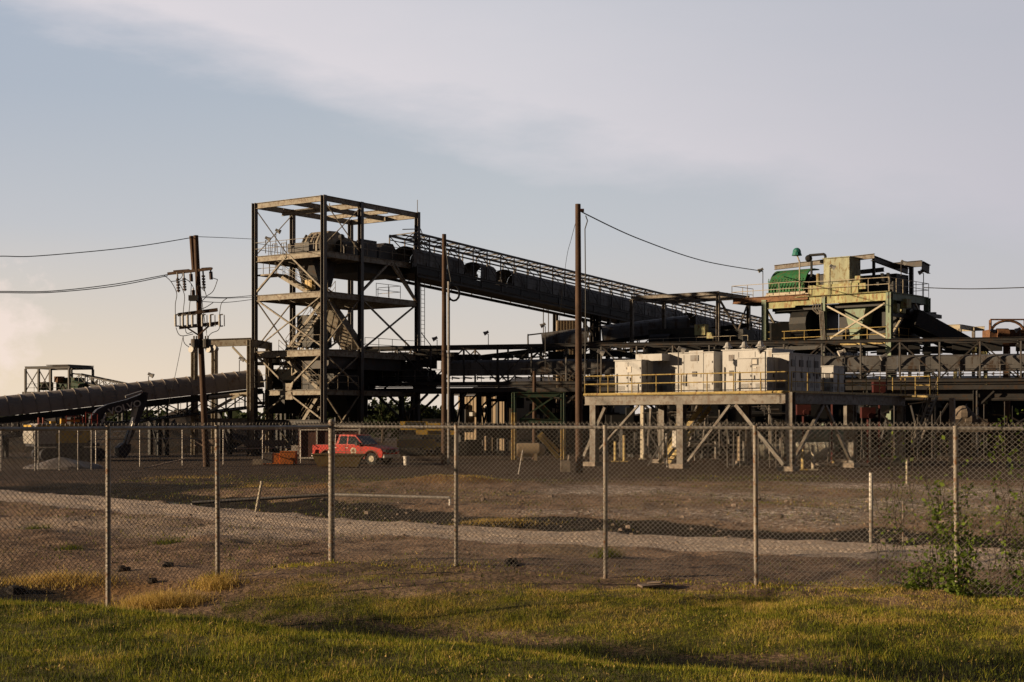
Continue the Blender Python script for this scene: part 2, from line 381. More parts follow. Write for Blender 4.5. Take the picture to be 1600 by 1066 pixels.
c = mixc(t, mathn(t, 'MULTIPLY', B_[1], .85), c, ramp(t, mid, [(.3, (.022, .017, .014)), (.7, (.075, .055, .042))]))
gr = ramp(t, mid, [(.3, (.08, .075, .025)), (.6, (.17, .14, .045)), (.8, (.24, .18, .07))])
c = mixc(t, sharp(A_[0], .8), c, gr)
c = mixc(t, sharp(A_[2], .6), c, ramp(t, mid, [(.3, (.012, .010, .008)), (.7, (.04, .030, .020))]))
t.links.new(c, b.inputs['Base Color'])
bn = t.nodes.new('ShaderNodeBump'); bn.inputs['Strength'].default_value = .9; bn.inputs['Distance'].default_value = .09
hh = mathn(t, 'ADD', mathn(t, 'MULTIPLY', fine, .7), mathn(t, 'MULTIPLY', vor.outputs['Distance'], .5))
t.links.new(hh, bn.inputs['Height']); t.links.new(bn.outputs[0], b.inputs['Normal'])
me.materials.append(m)
# shallow standing water left of the road
mw = mat('standing water', (.05, .055, .06), .08, 0, .2, 1, 0, bump=0, spec=.8)
pud = MB(); pts = []
for i in range(28):
    a = i/28*2*math.pi; r = 1+.25*math.sin(3*a)+.12*random.uniform(-1, 1)
    pts.append((math.cos(a)*3.9*r, math.sin(a)*1.1*r))
zc = gz1(-13.6, 54.5)+.03
pud.add([(-13.6+x-.15*y, 54.5+y-x*.25, zc+.06) for x, y in pts], [tuple(range(28))])
tag(pud.build('puddle_water', mw), kind='structure')
# ---------------------------------------------------------------- grass
def leafmat(name, c1, c2, trans=.35, attr=True):
    m = bpy.data.materials.new(name); m.use_nodes = True; t = m.node_tree; b = t.nodes['Principled BSDF']
    b.inputs['Roughness'].default_value = .75; b.inputs['Specular IOR Level'].default_value = .2
    a = t.nodes.new('ShaderNodeAttribute'); a.attribute_name = 'tint'
    c = ramp(t, a.outputs['Fac'], [(0, c1), (.6, c2), (1, tuple(min(1, x*1.0) for x in c2))])
    if not attr: pass
    t.links.new(c, b.inputs['Base Color'])
    tr = t.nodes.new('ShaderNodeBsdfTranslucent'); t.links.new(c, tr.inputs[0])
    mx = t.nodes.new('ShaderNodeMixShader'); mx.inputs[0].default_value = trans
    t.links.new(b.outputs[0], mx.inputs[1]); t.links.new(tr.outputs[0], mx.inputs[2])
    t.links.new(mx.outputs[0], t.nodes['Material Output'].inputs[0]); return m
GRM = bpy.data.materials.new('grass blades'); GRM.use_nodes = True
_t = GRM.node_tree; _b = _t.nodes['Principled BSDF']; _b.inputs['Roughness'].default_value = .7; _b.inputs['Specular IOR Level'].default_value = .2
_a = _t.nodes.new('ShaderNodeAttribute'); _a.attribute_name = 'tint'
_c = ramp(_t, _a.outputs['Fac'], [(0, (.030, .040, .010)), (.25, (.15, .185, .014)), (.5, (.34, .33, .03)), (.75, (.50, .37, .08)), (1, (.66, .46, .19))])
_t.links.new(_c, _b.inputs['Base Color'])
_tr = _t.nodes.new('ShaderNodeBsdfTranslucent'); _t.links.new(_c, _tr.inputs[0])
_mx = _t.nodes.new('ShaderNodeMixShader'); _mx.inputs[0].default_value = .3
_t.links.new(_b.outputs[0], _mx.inputs[1]); _t.links.new(_tr.outputs[0], _mx.inputs[2]); _t.links.new(_mx.outputs[0], _t.nodes['Material Output'].inputs[0])
def tri_mesh(name, pos, tint, material, loc=(0, 0, 0)):
    """pos (N,3,3) triangles"""
    n = len(pos); me = bpy.data.meshes.new(name)
    me.vertices.add(n*3); me.vertices.foreach_set('co', (pos-np.array(loc)).reshape(-1))
    me.loops.add(n*3); me.loops.foreach_set('vertex_index', np.arange(n*3))
    me.polygons.add(n); me.polygons.foreach_set('loop_start', np.arange(0, n*3, 3))
    try: me.polygons.foreach_set('loop_total', np.full(n, 3))
    except Exception: pass
    a = me.attributes.new('tint', 'FLOAT', 'POINT'); a.data.foreach_set('value', np.repeat(tint, 3).astype(np.float32))
    me.update(calc_edges=True); me.materials.append(material)
    o = bpy.data.objects.new(name, me); COL.objects.link(o); o.location = loc; return o
def blades(x, y, h, wd, lean=.5, z=None):
    n = len(x); z = gz(x, y) if z is None else z
    a = np.random.rand(n)*2*np.pi; la = np.random.rand(n)*2*np.pi; ln = np.random.rand(n)*lean*h
    ox = np.cos(a)*wd/2; oy = np.sin(a)*wd/2; p = np.zeros((n, 3, 3))
    p[:, 0] = np.stack([x-ox, y-oy, z-.01], -1); p[:, 1] = np.stack([x+ox, y+oy, z-.01], -1)
    p[:, 2] = np.stack([x+np.cos(la)*ln, y+np.sin(la)*ln, z+h], -1); return p
def scatter(n, x0, x1, y0, y1):
    y = np.random.rand(n)**1.0*(y1-y0)+y0; x = np.random.rand(n)*(x1-x0)+x0
    k = np.abs(x) < y*.385+.6; return x[k], y[k]
# lawn and bank on this side of the fence
x, y = scatter(1200000, -9, 10, 11.0, 29)
g = grass_mask(x, y); dens = np.clip(1.35-(y-12)/17*.55, .3, 1)
keep = np.random.rand(len(x)) < g*dens*np.clip(.80+vn(x, y, 2.6)*1.1+vn(x, y, 6)*.8, .12, 1); x, y = x[keep], y[keep]
t_ = y-crest(x)
ditch = np.clip(bump2(t_, 0*t_, 6.0, 0, 1.6, 1), 0, 1)*(t_ > .6)
h = np.random.gamma(3.0, .0085, len(x)).clip(.008, .09)*(1+.9*np.clip(vn(x, y, .8)+.1, 0, 1))*(1+.8*ditch)
tint = np.clip(.22+.38*vn(x, y, .45)+.6*vn(x, y, 1.9)+.35*vn(x, y, 4.3)+.2*np.random.randn(len(x))+.25*sst(1, 9, t_)+.1*vn(x, y, 5), 0, 1)
tint = np.where(t_ > .6, np.clip(tint+.12-.62*bump2(t_, 0*t_, 6.0, 0, 1.7, 1), 0, 1), tint)
pos = blades(x, y, h, np.random.uniform(.005, .011, len(x)), 1.1)
# taller seed stalks, flat broad weeds and dead thatch mixed into the turf
xs_, ys_ = scatter(60000, -9, 10, 11.0, 28); kp = np.random.rand(len(xs_)) < grass_mask(xs_, ys_)*np.clip(.25+1.6*vn(xs_, ys_, .9), 0, 1)*.55; xs_, ys_ = xs_[kp], ys_[kp]
pos2 = blades(xs_, ys_, np.random.uniform(.05, .13, len(xs_)), np.random.uniform(.004, .008, len(xs_)), .5); ti2 = np.clip(.62+.25*np.random.randn(len(xs_)), .1, 1)
xw, yw = scatter(90000, -9, 10, 11.0, 27); kp = np.random.rand(len(xw)) < grass_mask(xw, yw)*(vn(xw, yw, 2.2) > .17); xw, yw = xw[kp], yw[kp]
pos3 = blades(xw, yw, np.random.uniform(.012, .03, len(xw)), np.random.uniform(.02, .045, len(xw)), 2.2); ti3 = np.clip(np.random.choice([.08, .2, .95], len(xw))+.06*np.random.randn(len(xw)), 0, 1)
pos = np.concatenate([pos, pos2, pos3]); tint = np.concatenate([tint, ti2, ti3])
o = tri_mesh('grass', pos, tint, GRM); tag(o, kind='stuff', label='mown green and yellowing grass of the lawn and the ditch bank', cat='grass')
# sparse weeds behind the fence
x, y = scatter(170000, -18, 20, 24, 84)
rdv = road_d(x, y); mk = np.clip(vn(x, y, .35)*2.2+.25+vn(x, y, 1.4), 0, 1)*(np.abs(rdv) > 1.7)*(1-grass_mask(x, y))
mk = mk*np.where(rdv > 0, .6, .30)*(y < 72)
keep = np.random.rand(len(x)) < mk*.8; x, y = x[keep], y[keep]
s_f = np.random.rand(4500)**.6*17; sdv_ = np.random.randn(4500)*.5; fx = -3.59+.902*s_f-.431*sdv_; fy = 28.3-.431*s_f-.902*sdv_
s_l = np.random.rand(2000)*10; gx_ = -3.59-.52*s_l+.854*np.random.randn(2000)*.3; gy_ = 28.3-.854*s_l
x = np.concatenate([x, fx, gx_]); y = np.concatenate([y, fy, gy_])
h = np.random.uniform(.02, .10, len(x)); h[-6500:] *= 1.0*np.clip(.4+1.6*vn(x[-6500:], y[-6500:], 1.3), .15, 1.5); tint = np.clip(.12+.3*vn(x, y, .5)+.1*np.random.randn(len(x))+np.where(np.arange(len(x)) >= len(x)-6500, .42, 0)+(np.random.rand(len(x)) < .12)*.6, 0, 1)
o = tri_mesh('weeds', blades(x, y, h, np.random.uniform(.015, .035, len(x)), 1), tint, GRM)
tag(o, kind='stuff', label='thin low weeds over the brown ground behind the fence', cat='weeds')
def tuft(cx, cy, rx, ry, n, hh, label, name='dry_grass_tuft', lo=.72, hi=1.0, cat='dry grass', grp='straw coloured grass tufts'):
    x = cx+np.random.randn(n)*rx*.5; y = cy+np.random.randn(n)*ry*.5
    h = np.random.uniform(.3, 1, n)*hh*(1-.3*np.abs(x-cx)/rx).clip(.3, 1)
    o = tri_mesh(name, blades(x, y, h, np.random.uniform(.008, .02, n), 1.4), np.random.uniform(lo, hi, n), GRM, (cx, cy, gz1(cx, cy)))
    tag(o, label, cat, grp)
for args in (
    (-8.15, 25.4, 1.1, .5, 1500, .22, 'straw coloured tuft of dead grass on the dirt left of the first fence post'),
    (-5.9, 23.9, .75, .5, 2200, .28, 'long bleached grass bank lying between the first two fence posts'),
    (-5.2, 25.0, .45, .35, 900, .24, 'dry pale grass clump at the foot of the second fence post'),
    (-6.35, 23.2, .4, .3, 500, .20, 'short dry grass clump right beside the first fence post base'),
    (-8.1, 22.0, .7, .4, 900, .20, 'brown dry grass clump at the left edge above the lawn'),
    (-15.6, 68, 2.2, 1.0, 350, .22, 'orange brown grass patch in front of the gravel heap'),
    (-10.5, 59.5, 1.2, .6, 350, .25, 'orange dry grass clump right of the puddle'),
    (-2.2, 60, 2.6, 1.1, 900, .12, 'wide tan grass hump behind the corner fence post'),
    (-.5, 41.6, 1.5, .4, 900, .14, 'brown grass patch at the ditch edge beyond the track'),
): tuft(*args)
for args in (
    (-11.9, 35.6, .35, .3, 260, .24, 'bright green weed clump on the dirt far left'),
    (-7.6, 31.5, .35, .25, 220, .20, 'green weed clump between the first and second fence posts'),
    (1.95, 29.5, .3, .22, 420, .26, 'dark green leafy weed just right of the middle fence post'),
    (8.0, 24.0, .25, .2, 300, .2, 'small green weed right of the vine at the right edge'),
    (-9.3, 30.0, .3, .22, 200, .15, 'low green weed behind the first fence post'),
): tuft(*args, name='weed_clump', lo=.0, hi=.35, cat='weed', grp='green weed clumps on bare dirt')
# ---------------------------------------------------------------- foreground chain link fence
FH = 2.70
def chain_link(mb, p, q, H, pitch, r, z0=.03, off=.035):
    p = V3(p); q = V3(q); L = (q-p).length; d = (q-p)/L; nrm = d.cross(Z)
    asp = .92                                     # dz/dx of the wires
    for fam in (1, -1):
        k = -H/asp
        while k < L+H/asp:
            # wire through (k, 0) with slope fam*asp
            a0, a1 = (k, k+H/asp*fam)
            xa, xb = min(a0, a1), max(a0, a1)
            if xb > 0 and xa < L:
                xa_, xb_ = max(xa, 0), min(xb, L)
                za = (xa_-k)*fam*asp; zb = (xb_-k)*fam*asp
                o_ = nrm*(off+(r*.9 if fam > 0 else -r*.9))
                A = p+d*xa_+Z*(za+z0+p.z*0)+o_; B = p+d*xb_+Z*(zb+z0)+o_
                dd = (B-A)
                if dd.length > .02:
                    ns = max(1, int(dd.length/1.0)); prev = None; ring = []
                    for j in range(ns+1):
                        c = A.lerp(B, j/ns); hz_ = (c.z)/H; sx = (c-p).dot(d)
                        wv = .022*noise.noise(V3((sx*.55, c.z*.8, 3)))+.012*noise.noise(V3((sx*1.7, c.z*1.5, 7)))
                        c = c+nrm*(.05*noise.noise(V3((sx*.4, c.z*.7, 11)))*math.sin(min(1, max(0, hz_))*math.pi))+d*wv+Z*wv*.6
                        ring.append(c)
                    for a1_, b1_ in zip(ring, ring[1:]):
                        e = (b1_-a1_).normalized(); x1 = e.cross(nrm).normalized()*r; y1 = nrm*r
                        mb.add([a1_+x1, a1_+y1, a1_-x1, a1_-y1, b1_+x1, b1_+y1, b1_-x1, b1_-y1], [(0, 1, 5, 4), (1, 2, 6, 5), (2, 3, 7, 6), (3, 0, 4, 7)])
            k += pitch
C0 = V3((-3.59, 28.3, 0)); DR = V3((.902, -.431, 0)); DL = V3((-.52, -.854, 0))
def fence_run(name, label, C, D, ts, Lend, post_extra):
    t = thing(name, label, 'fence', (C.x, C.y, 0))
    fb = MB(); chain_link(fb, C, C+D*Lend, FH+.07, .092, .0034)
    # twisted wire tips over the rail
    s = .02
    while s < Lend:
        a = C+D*s+D.cross(Z)*.035; fb.beam(a+Z*(FH+.04), a+Z*(FH+.08)+D*random.uniform(-.01, .01), .0055); s += .092
    fb.build('chain_link_mesh', M['wire'], t)
    tb = MB(); tb.tube(C+Z*FH, C+D*Lend+Z*FH, .030, 8); tb.build('top_rail', M['galv'], t, smooth=True)
    for i, s in enumerate(ts):
        p = C+D*s; lean = D*random.uniform(-.03, .03); r = .041
        pb = MB(); zt = FH-.03
        pb.tube(p+V3((0, 0, gz1(p.x, p.y)-.1)), p+lean+Z*zt, r, 10); pb.tube(p+lean+Z*(zt-.0), p+lean+Z*(zt+.07), r*1.12, 10)
        post = pb.build('fence_post', M['galvr'], t, smooth=True)
        tb = MB()
        for k in range(1, 6): tb.tube(p+lean*(k/6)+Z*(FH*k/6-.012), p+lean*(k/6)+Z*(FH*k/6+.012), r*1.2, 8)
        tb.build('tie_wire', M['galv'], post)
    if post_extra:
        pb = MB(); pb.tube(C+V3((0, 0, -.1)), C+Z*(FH+.09), .062, 12); pb.ball(C+Z*(FH+.09), .068, 10, 6)
        post = pb.build('corner_post', M['galvr'], t, smooth=True)
        tb = MB()
        for zz in (.35, .95, 1.55, 2.2, 2.68): tb.tube(C+Z*(zz-.025), C+Z*(zz+.025), .073, 12)
        tb.build('tension_band', M['galv'], post)
    return t
fence_run('chain_link_fence', 'chain link fence run from the corner post across to the right edge', C0, DR, [2.80, 5.86, 8.66, 12.0, 15.2], 17.5, True)
fence_run('chain_link_fence', 'chain link fence run coming forward to the left edge with two tall posts', C0+DL*.05, DL, [3.2, 5.78, 8.8], 10.5, False)
# ---------------------------------------------------------------- vines on the fence
LEAF = leafmat('vine leaf', (.05, .085, .014), (.19, .26, .04), .4)
LEAFD = leafmat('tree leaf', (.012, .02, .008), (.05, .065, .022), .25)
def leaves(centers, size, asp=.8):
    n = len(centers); d = np.random.randn(n, 3); d /= np.linalg.norm(d, axis=1)[:, None]
    e = np.cross(d, np.random.randn(n, 3)); e /= np.linalg.norm(e, axis=1)[:, None]
    s = (size*np.random.gamma(5, .2, n).clip(.3, 2.2))[:, None]
    a = centers-d*s*.5; b = centers+e*s*asp*.5; c = centers-e*s*asp*.5; f = centers+d*s*.5
    return np.concatenate([np.stack([a, b, c], 1), np.stack([f, c, b], 1)])
def vine(base_t, spread, height, nst, nl, label, loc_t, size=.07, top=None, off=-.02, lean=0, flat=.12):
    nrm = DR.cross(Z); C = []; mb = MB()
    for i in range(nst):
        s = loc_t+random.gauss(0, spread*.3); z = .0; pts = [C0+DR*s+nrm*(off+random.uniform(-.05, .05))+Z*z]
        hh = height*random.uniform(.45, 1); dr = random.gauss(lean, .12)
        while z < hh:
            z += .12; s += dr*.12+random.gauss(0, .035); pts.append(C0+DR*s+nrm*(off+random.uniform(-.05, .05))+Z*z)
        mb.pipe(pts, .005, 4)
        for p in pts:
            C.append(p)
            if random.random() < .45:
                e = p+DR*random.uniform(-.22, .22)+nrm*random.uniform(-.1, .1)+Z*random.uniform(-.02, .16); mb.pipe([p, p.lerp(e, .5)+Z*.02, e], .003, 3); C.append(e); C.append(p.lerp(e, .6))
    mb.v = mb.v
    P_ = np.array([tuple(p) for p in C]); zz = P_[:, 2]; wgt = np.exp(-zz/height*1.5)+flat; wgt /= wgt.sum()
    ix = np.random.choice(len(P_), nl, p=wgt); cen = P_[ix]+np.random.randn(nl, 3)*np.array([.075, .06, .06])*(1.0+.5*np.exp(-P_[ix, 2:3]*2))
    cen[:, 2] = np.maximum(cen[:, 2], .02)
    base = C0+DR*loc_t; t = thing('climbing_vine', label, 'vine', (base.x, base.y, 0), 'green vines climbing the fence')
    mb.build('stem', M['bark'], t)
    po = leaves(cen, size); ti = np.clip(np.random.rand(len(cen))*.9, 0, 1)
    o = tri_mesh('leaves', po, np.concatenate([ti, ti]), LEAF, tuple(base)); o.location = (0, 0, 0); o.parent = t; ORG[o.name] = base
vine(0, .16, 2.2, 11, 1900, 'thick leafy vine climbing the right hand fence post to half height', 12.0, .055)
vine(0, .2, 2.6, 8, 420, 'loose vine on the mesh just left of the right hand post', 11.6, .05, flat=.4)
vine(0, 1.1, 2.8, 26, 1500, 'sparse vine spread over the mesh right of the last post', 13.0, .05, flat=2.)
vine(0, .4, 2.75, 9, 330, 'thin strand of vine high on the mesh left of the right post', 10.95, .045)
vine(0, .5, .35, 9, 420, 'low leafy runner at the foot of the fence left of the vine', 11.45, .06)
# ================================================================= industrial structures
class Fr:      # local frame: origin on the ground, u, v horizontal directions
    def __init__(s, o, u, v): s.o = V3(o); s.u = V3(u).normalized(); s.v = V3(v).normalized()
    def __call__(s, u, v, z=0): return s.o+s.u*u+s.v*v+Z*z
    def ax(s): return (s.u, s.v, Z)
def rail(mb, pts, h=1.07, sp=1.7, r=.026, toe=False, rows=(1., .52)):
    for a, b in zip(pts, pts[1:]):
        a = V3(a); b = V3(b); n = max(1, round((b-a).length/sp))
        for i in range(n+1):
            p = a.lerp(b, i/n); mb.tube(p, p+Z*h, r, 5)
        for k in rows: mb.tube(a+Z*h*k, b+Z*h*k, r*.9, 5)
        if toe: mb.beam(a+Z*.1, b+Z*.1, .02, .14)
    return mb
def stairs(root, p, q, side, wd=.9, mt=None, rl=True, tm=None):
    """flight from p (low) to q (high); side = horizontal unit across"""
    mt = mt or M['beamp']; p = V3(p); q = V3(q); side = V3(side).normalized()
    st = MB()
    for k in (0, 1): st.beam(p+side*wd*k, q+side*wd*k, .06, .26)
    st.build('stair_stringer', mt, root)
    tr = MB(); n = max(3, int(abs(q.z-p.z)/.22)); d = (q-p); d.z = 0; d.normalize()
    for i in range(1, n):
        c = p.lerp(q, i/n)+side*wd/2; tr.box(c, (.26, wd-.08, .035), (d, side, Z))
    tr.build('stair_treads', tm or mt, root)
    if rl:
        rb = MB()
        for k in (0, 1):
            a = p+side*wd*k; b = q+side*wd*k; rb.tube(a+Z*1.0, b+Z*1.0, .025, 5); rb.tube(a+Z*.55, b+Z*.55, .02, 5)
            m_ = 5
            for i in range(m_+1): c = a.lerp(b, i/m_); rb.tube(c, c+Z*1.0, .022, 5)
        rb.build('stair_handrail', mt, root)
def floodlight(base, h, yaw, label, m1=None, two=False):
    base = V3(base); t = thing('floodlight', label, 'floodlight', base, 'floodlights on thin poles')
    pb = MB(); pb.tube(base, base+Z*h, .035, 6); pb.beam(base+Z*(h-.02), base+Z*(h-.02)+V3((math.cos(yaw), math.sin(yaw), 0))*.3, .04)
    pb.build('lamp_pole', M['steeld'], t)
    hb = MB(); d = V3((math.cos(yaw), math.sin(yaw), -.5)).normalized(); s = d.cross(Z).normalized(); u = s.cross(d)
    c = base+Z*(h+.06)+V3((d.x, d.y, 0))*.3
    hb.tube(c-d*.18, c+d*.12, .10, 8, .19); hb.box(c-d*.24, (.16, .2, .22), (d, s, u)); hb.build('lamp_head', m1 or M['alu'], t)
    return t
# ----------------------------------------------------------------- transfer tower
T = Fr((-14.70, 111, 0), (-.82, .57, 0), (.57, .82, 0)); W_, D_ = 7.5, 11.7; VM = 4.4
Z0, Z4, Z3, Z2, Z1, ZT = 2.6, 5.15, 8.3, 12.84, 16.0, 20.35
tw = thing('transfer_tower', 'tall open steel transfer tower with scissor stairs and an open roof frame', 'tower', T(0, 0))
for (u, v, zt) in ((0, 0, ZT), (W_, 0, ZT), (0, VM, ZT), (0, D_, ZT+.05), (W_, VM, ZT), (W_, D_, ZT)):
    c = MB(); c.hbeam(T(u, v, .1), T(u, v, zt), .36, .36, .035, up=T.u); c.box(T(u, v, .12), (.8, .8, .24), T.ax()); c.build('column', M['colp'], tw)
rb = MB()
for v in (0, VM, D_): rb.hbeam(T(0.18, v, ZT-.25), T(W_-.18, v, ZT-.25), .22, .45)
for u in (0, W_): rb.hbeam(T(u, .18, ZT-.22), T(u, D_-.18, ZT-.22), .22, .42)
rb.hbeam(T(W_*.48, .1, ZT-.22), T(W_*.48, D_-.1, ZT-.22), .2, .40)
rb.hbeam(T(.2, 8.0, ZT-.3), T(W_-.2, 8.0, ZT-.3), .2, .35)
rb.hbeam(T(1.2, 2.0, ZT-.75), T(6.4, 2.0, ZT-.75), .18, .3); rb.beam(T(1.2, 2, ZT-.6), T(1.2, 2, ZT-.3), .06); rb.beam(T(6.2, 2, ZT-.6), T(6.2, 2, ZT-.3), .06)
rb.build('roof_frame', M['beamp'], tw)
def xb(mb, a, b, w=.10): mb.beam(a, b, w, w*.8)
br = MB()
# left face, back-left face and right face bracing
xb(br, T(W_, .1, ZT-.5), T(W_, VM-.1, Z1+.1), .07); xb(br, T(W_, VM-.1, ZT-.5), T(W_, .1, Z1+.1), .07)
xb(br, T(0, .1, ZT-.5), T(0, VM-.1, Z1+.3), .07); xb(br, T(0, VM-.1, ZT-.5), T(0, .1, Z1+.5), .07)
mid = W_/2
xb(br, T(mid+.2, 0, Z1-.2), T(W_-.1, 0, Z2+.2), .16); xb(br, T(mid-.2, 0, Z1-.2), T(.1, 0, Z2+.2), .16)
xb(br, T(W_-.1, .03, Z2-.3), T(.1, .03, Z3+.2), .14); xb(br, T(.1, -.03, Z2-.3), T(W_-.1, -.03, Z3+.2), .10)
xb(br, T(W_-.1, 0, Z3-.2), T(mid+.1, 0, Z4+.3), .16); xb(br, T(.1, 0, Z3-.2), T(mid-.1, 0, Z4+.3), .16)
xb(br, T(W_-.1, 0, Z0+.2), T(mid+.1, 0, Z4-.3), .16); xb(br, T(.1, 0, Z0+.2), T(mid-.1, 0, Z4-.3), .16)
for (za, zb, w) in ((Z2-.3, Z3+.2, .12), (Z3-.3, Z4+.2, .12), (Z4-.3, .5, .12)):
    xb(br, T(0, .1, za), T(0, VM-.1, zb), w); xb(br, T(.04, VM-.1, za), T(.04, .1, zb), w)
    xb(br, T(W_, .1, za), T(W_, VM-.1, zb), w*.8); xb(br, T(W_+.04, VM-.1, za), T(W_+.04, .1, zb), w*.8)
vm2 = (VM+D_)/2
xb(br, T(0, vm2-.2, Z1-.3), T(0, VM+.1, Z2+.3), .2); xb(br, T(0, vm2+.2, Z1-.3), T(0, D_-.1, Z2-.1), .2); xb(br, T(0, vm2+.6, Z1-.2), T(.04, D_-.1, Z2+.0), .16)
xb(br, T(0, VM+.1, Z2-.3), T(0, D_-.1, Z3+.1), .14); xb(br, T(.04, D_-.1, Z2-.3), T(.04, VM+.1, Z3+.1), .14)
xb(br, T(W_, VM+.1, Z1-.3), T(W_, D_-.1, Z2+.1), .12); xb(br, T(W_, D_-.1, Z3-.3), T(W_, VM, .4), .14)
br.build('cross_bracing', M['beamp'], tw)
gp = MB()
for zz in (Z4+.25, Z4-.45):
    gp.prism([(-.55, -.3), (.55, -.3), (.35, .3), (-.35, .3)] if zz < Z4 else [(-.35, -.3), (.35, -.3), (.6, .3), (-.6, .3)], T(mid, -.1, zz), T.u, Z, T.v*.05)
gp.build('gusset_plate', M['beamp'], tw)
def deck(z, u0, u1, v0, v1, h=.45, name='floor_deck', grat=M['steeld']):
    b_ = MB(); e = .14
    b_.hbeam(T(u0+.2, v0, z-h/2), T(u1-.2, v0, z-h/2), .2, h); b_.hbeam(T(u0+.2, v1, z-h/2), T(u1-.2, v1, z-h/2), .2, h)
    b_.hbeam(T(u0, v0+.2, z-h/2), T(u0, v1-.2, z-h/2), .2, h); b_.hbeam(T(u1, v0+.2, z-h/2), T(u1, v1-.2, z-h/2), .2, h)
    n = int((v1-v0)/1.6)
    for i in range(1, n): vv = v0+(v1-v0)*i/n; b_.beam(T(u0+.1, vv, z-h/2), T(u1-.1, vv, z-h/2), .12, h*.7)
    b_.build('floor_beams', M['beamp'], tw)
    g_ = MB(); g_.box(T((u0+u1)/2, (v0+v1)/2, z+.03), (u1-u0-.3, v1-v0-.3, .05), T.ax()); g_.build(name, grat, tw)
deck(Z1, 0, W_, 0, D_); deck(Z2, 0, W_, 0, D_); deck(Z3, 0, W_, 0, D_, .5); deck(Z4, 0, W_*.8, 0, D_, .4)
b_ = MB(); b_.hbeam(T(.2, 0, Z0), T(W_-.2, 0, Z0), .25, .4); b_.hbeam(T(W_, .2, Z0), T(W_, D_, Z0), .2, .3)
b_.box(T(3.6, 8.4, Z1-.75), (5.5, 6, .8), T.ax()); b_.box(T(2.0, 5.4, Z3-.9), (3.4, 9, 1.1), T.ax())
b_.build('base_beam', M['steeld'], tw)
hr = MB()
rail(hr, [T(0.3, -.12, Z1+.05), T(W_-.1, -.12, Z1+.05), T(W_+.1, D_-.3, Z1+.05)], 1.05)
rail(hr, [T(-.12, .3, Z1+.05), T(-.12, D_-.3, Z1+.05)], 1.05)
rail(hr, [T(-.1, 6.2, Z2+.05), T(-.1, D_-2.4, Z2+.05), T(2.5, D_-2.2, Z2+.05)], 1.05)
rail(hr, [T(0.3, -.1, Z3+.05), T(3.2, -.1, Z3+.05)], 1.1); rail(hr, [T(-.1, .3, Z3+.05), T(-.1, 3.2, Z3+.05)], 1.1, 1.5); rail(hr, [T(-.1, 4.8, Z3+.05), T(-.1, D_, Z3+.05)], 1.1)
rail(hr, [T(0.3, -.1, Z4+.05), T(2.2, -.1, Z4+.05)], 1.1); rail(hr, [T(-.1, .3, Z4+.05), T(-.1, 4, Z4+.05)], 1.1, 1.2)
rail(hr, [T(W_-1.6, -.25, Z4+.1), T(W_+.1, -.25, Z4+.1)], 1.15, .8)
for u in (5.2, 6.2): hr.pipe([T(u, .6, Z1+.1), T(u-.1, .6, Z1+1.0), T(u-.6, .6, Z1+1.0), T(u-.7, .6, Z1+.1)], .03, 5); hr.tube(T(u-.35, .6, Z1+.1), T(u-.35, .6, Z1+1.), .025, 5)
hr.build('handrail', M['beamp'], tw)
lz = 14.5
lb = MB(); lb.box(T(6.4, .9, lz), (2.0, 1.5, .12), T.ax()); rail(lb, [T(7.4, .2, lz), T(5.4, .2, lz)], 1.05, .7); rail(lb, [T(7.4, 1.6, lz), T(5.9, 1.6, lz)], 1.05, .7); lb.build('stair_landing', M['beamp'], tw)
stairs(tw, T(2.2, .5, Z2+.05), T(5.5, .5, lz), T.v); stairs(tw, T(3.3, 1.8, lz+.05), T(5.0, 1.8, Z1), T.v, mt=M['beamp'], rl=False)
stairs(tw, T(4.9, .9, Z3+.05), T(.4, .9, Z2-.05), T.v); stairs(tw, T(1.2, .8, Z4+.05), T(5.6, .8, Z3-.05), T.v)
stairs(tw, T(5.0, .8, .2), T(1.0, .8, Z4-.05), T.v)
# head drive, hood and chutes (parts of the tower's machinery)
hd = MB(); prof = [(0, 0), (0, .9), (.35, 1.5), (.9, 1.9), (1.9, 1.95), (2.6, 1.6), (4.4, 1.35), (4.4, 0)]
hd.prism(prof, T(2.2, 2.2, Z1+.15), T.v, Z, T.u*2.0); hd.build('head_chute_hood', M['beamp'], tw)
hd = MB()
for k in range(4): hd.prism([(0, .0), (.0, .95), (.45, 1.6), (.58, 1.55), (.14, .9), (.14, 0)], T(2.15+k*.62, 1.9, Z1+.2), T.v, Z, T.u*.12)
hd.tube(T(1.6, 3.6, Z1+.9), T(1.6, 5.0, Z1+.9), .42, 10); hd.box(T(1.1, 4.3, Z1+.45), (.9, 1.8, .8), T.ax()); hd.ball(T(.9, 3.1, Z1+1.45), .26)
hd.box(T(3.0, .55, Z1+.5), (2.3, .5, .7), T.ax()); hd.box(T(1.0, 6.3, Z1+.8), (.8, 1.6, 1.4), T.ax()); hd.prism([(0, 0), (.2, .9), (.9, 1.4), (1.9, 1.4), (2.6, .6), (2.6, 0)], T(.7, 7.4, Z1+.1), T.v, Z, T.u*.9)
hd.build('drive_machinery', M['steeld'], tw)
ch = MB(); ch.prism([(-1.5, 0), (1.5, 0), (.7, -2.1), (-.7, -2.1)], T(2.2, 2.6, Z1-.4), T.v, Z, T.u*1.8)
ch.box(T(3.1, 2.6, Z2+.6), (1.3, 1.3, 1.4), T.ax()); ch.build('transfer_hopper', M['steeld'], tw)
ch = MB(); ch.beam(T(2.6, 2.4, Z2-.4), T(.7, 4.6, Z3+.1), 1.5, .9, up=T.v); ch.build('inclined_chute', M['beamp'], tw)
ch = MB(); ch.box(T(2.9, 1.6, Z2+.75), (.7, .5, .8), T.ax()); ch.build('yellow_chute_door', M['exy'], tw)
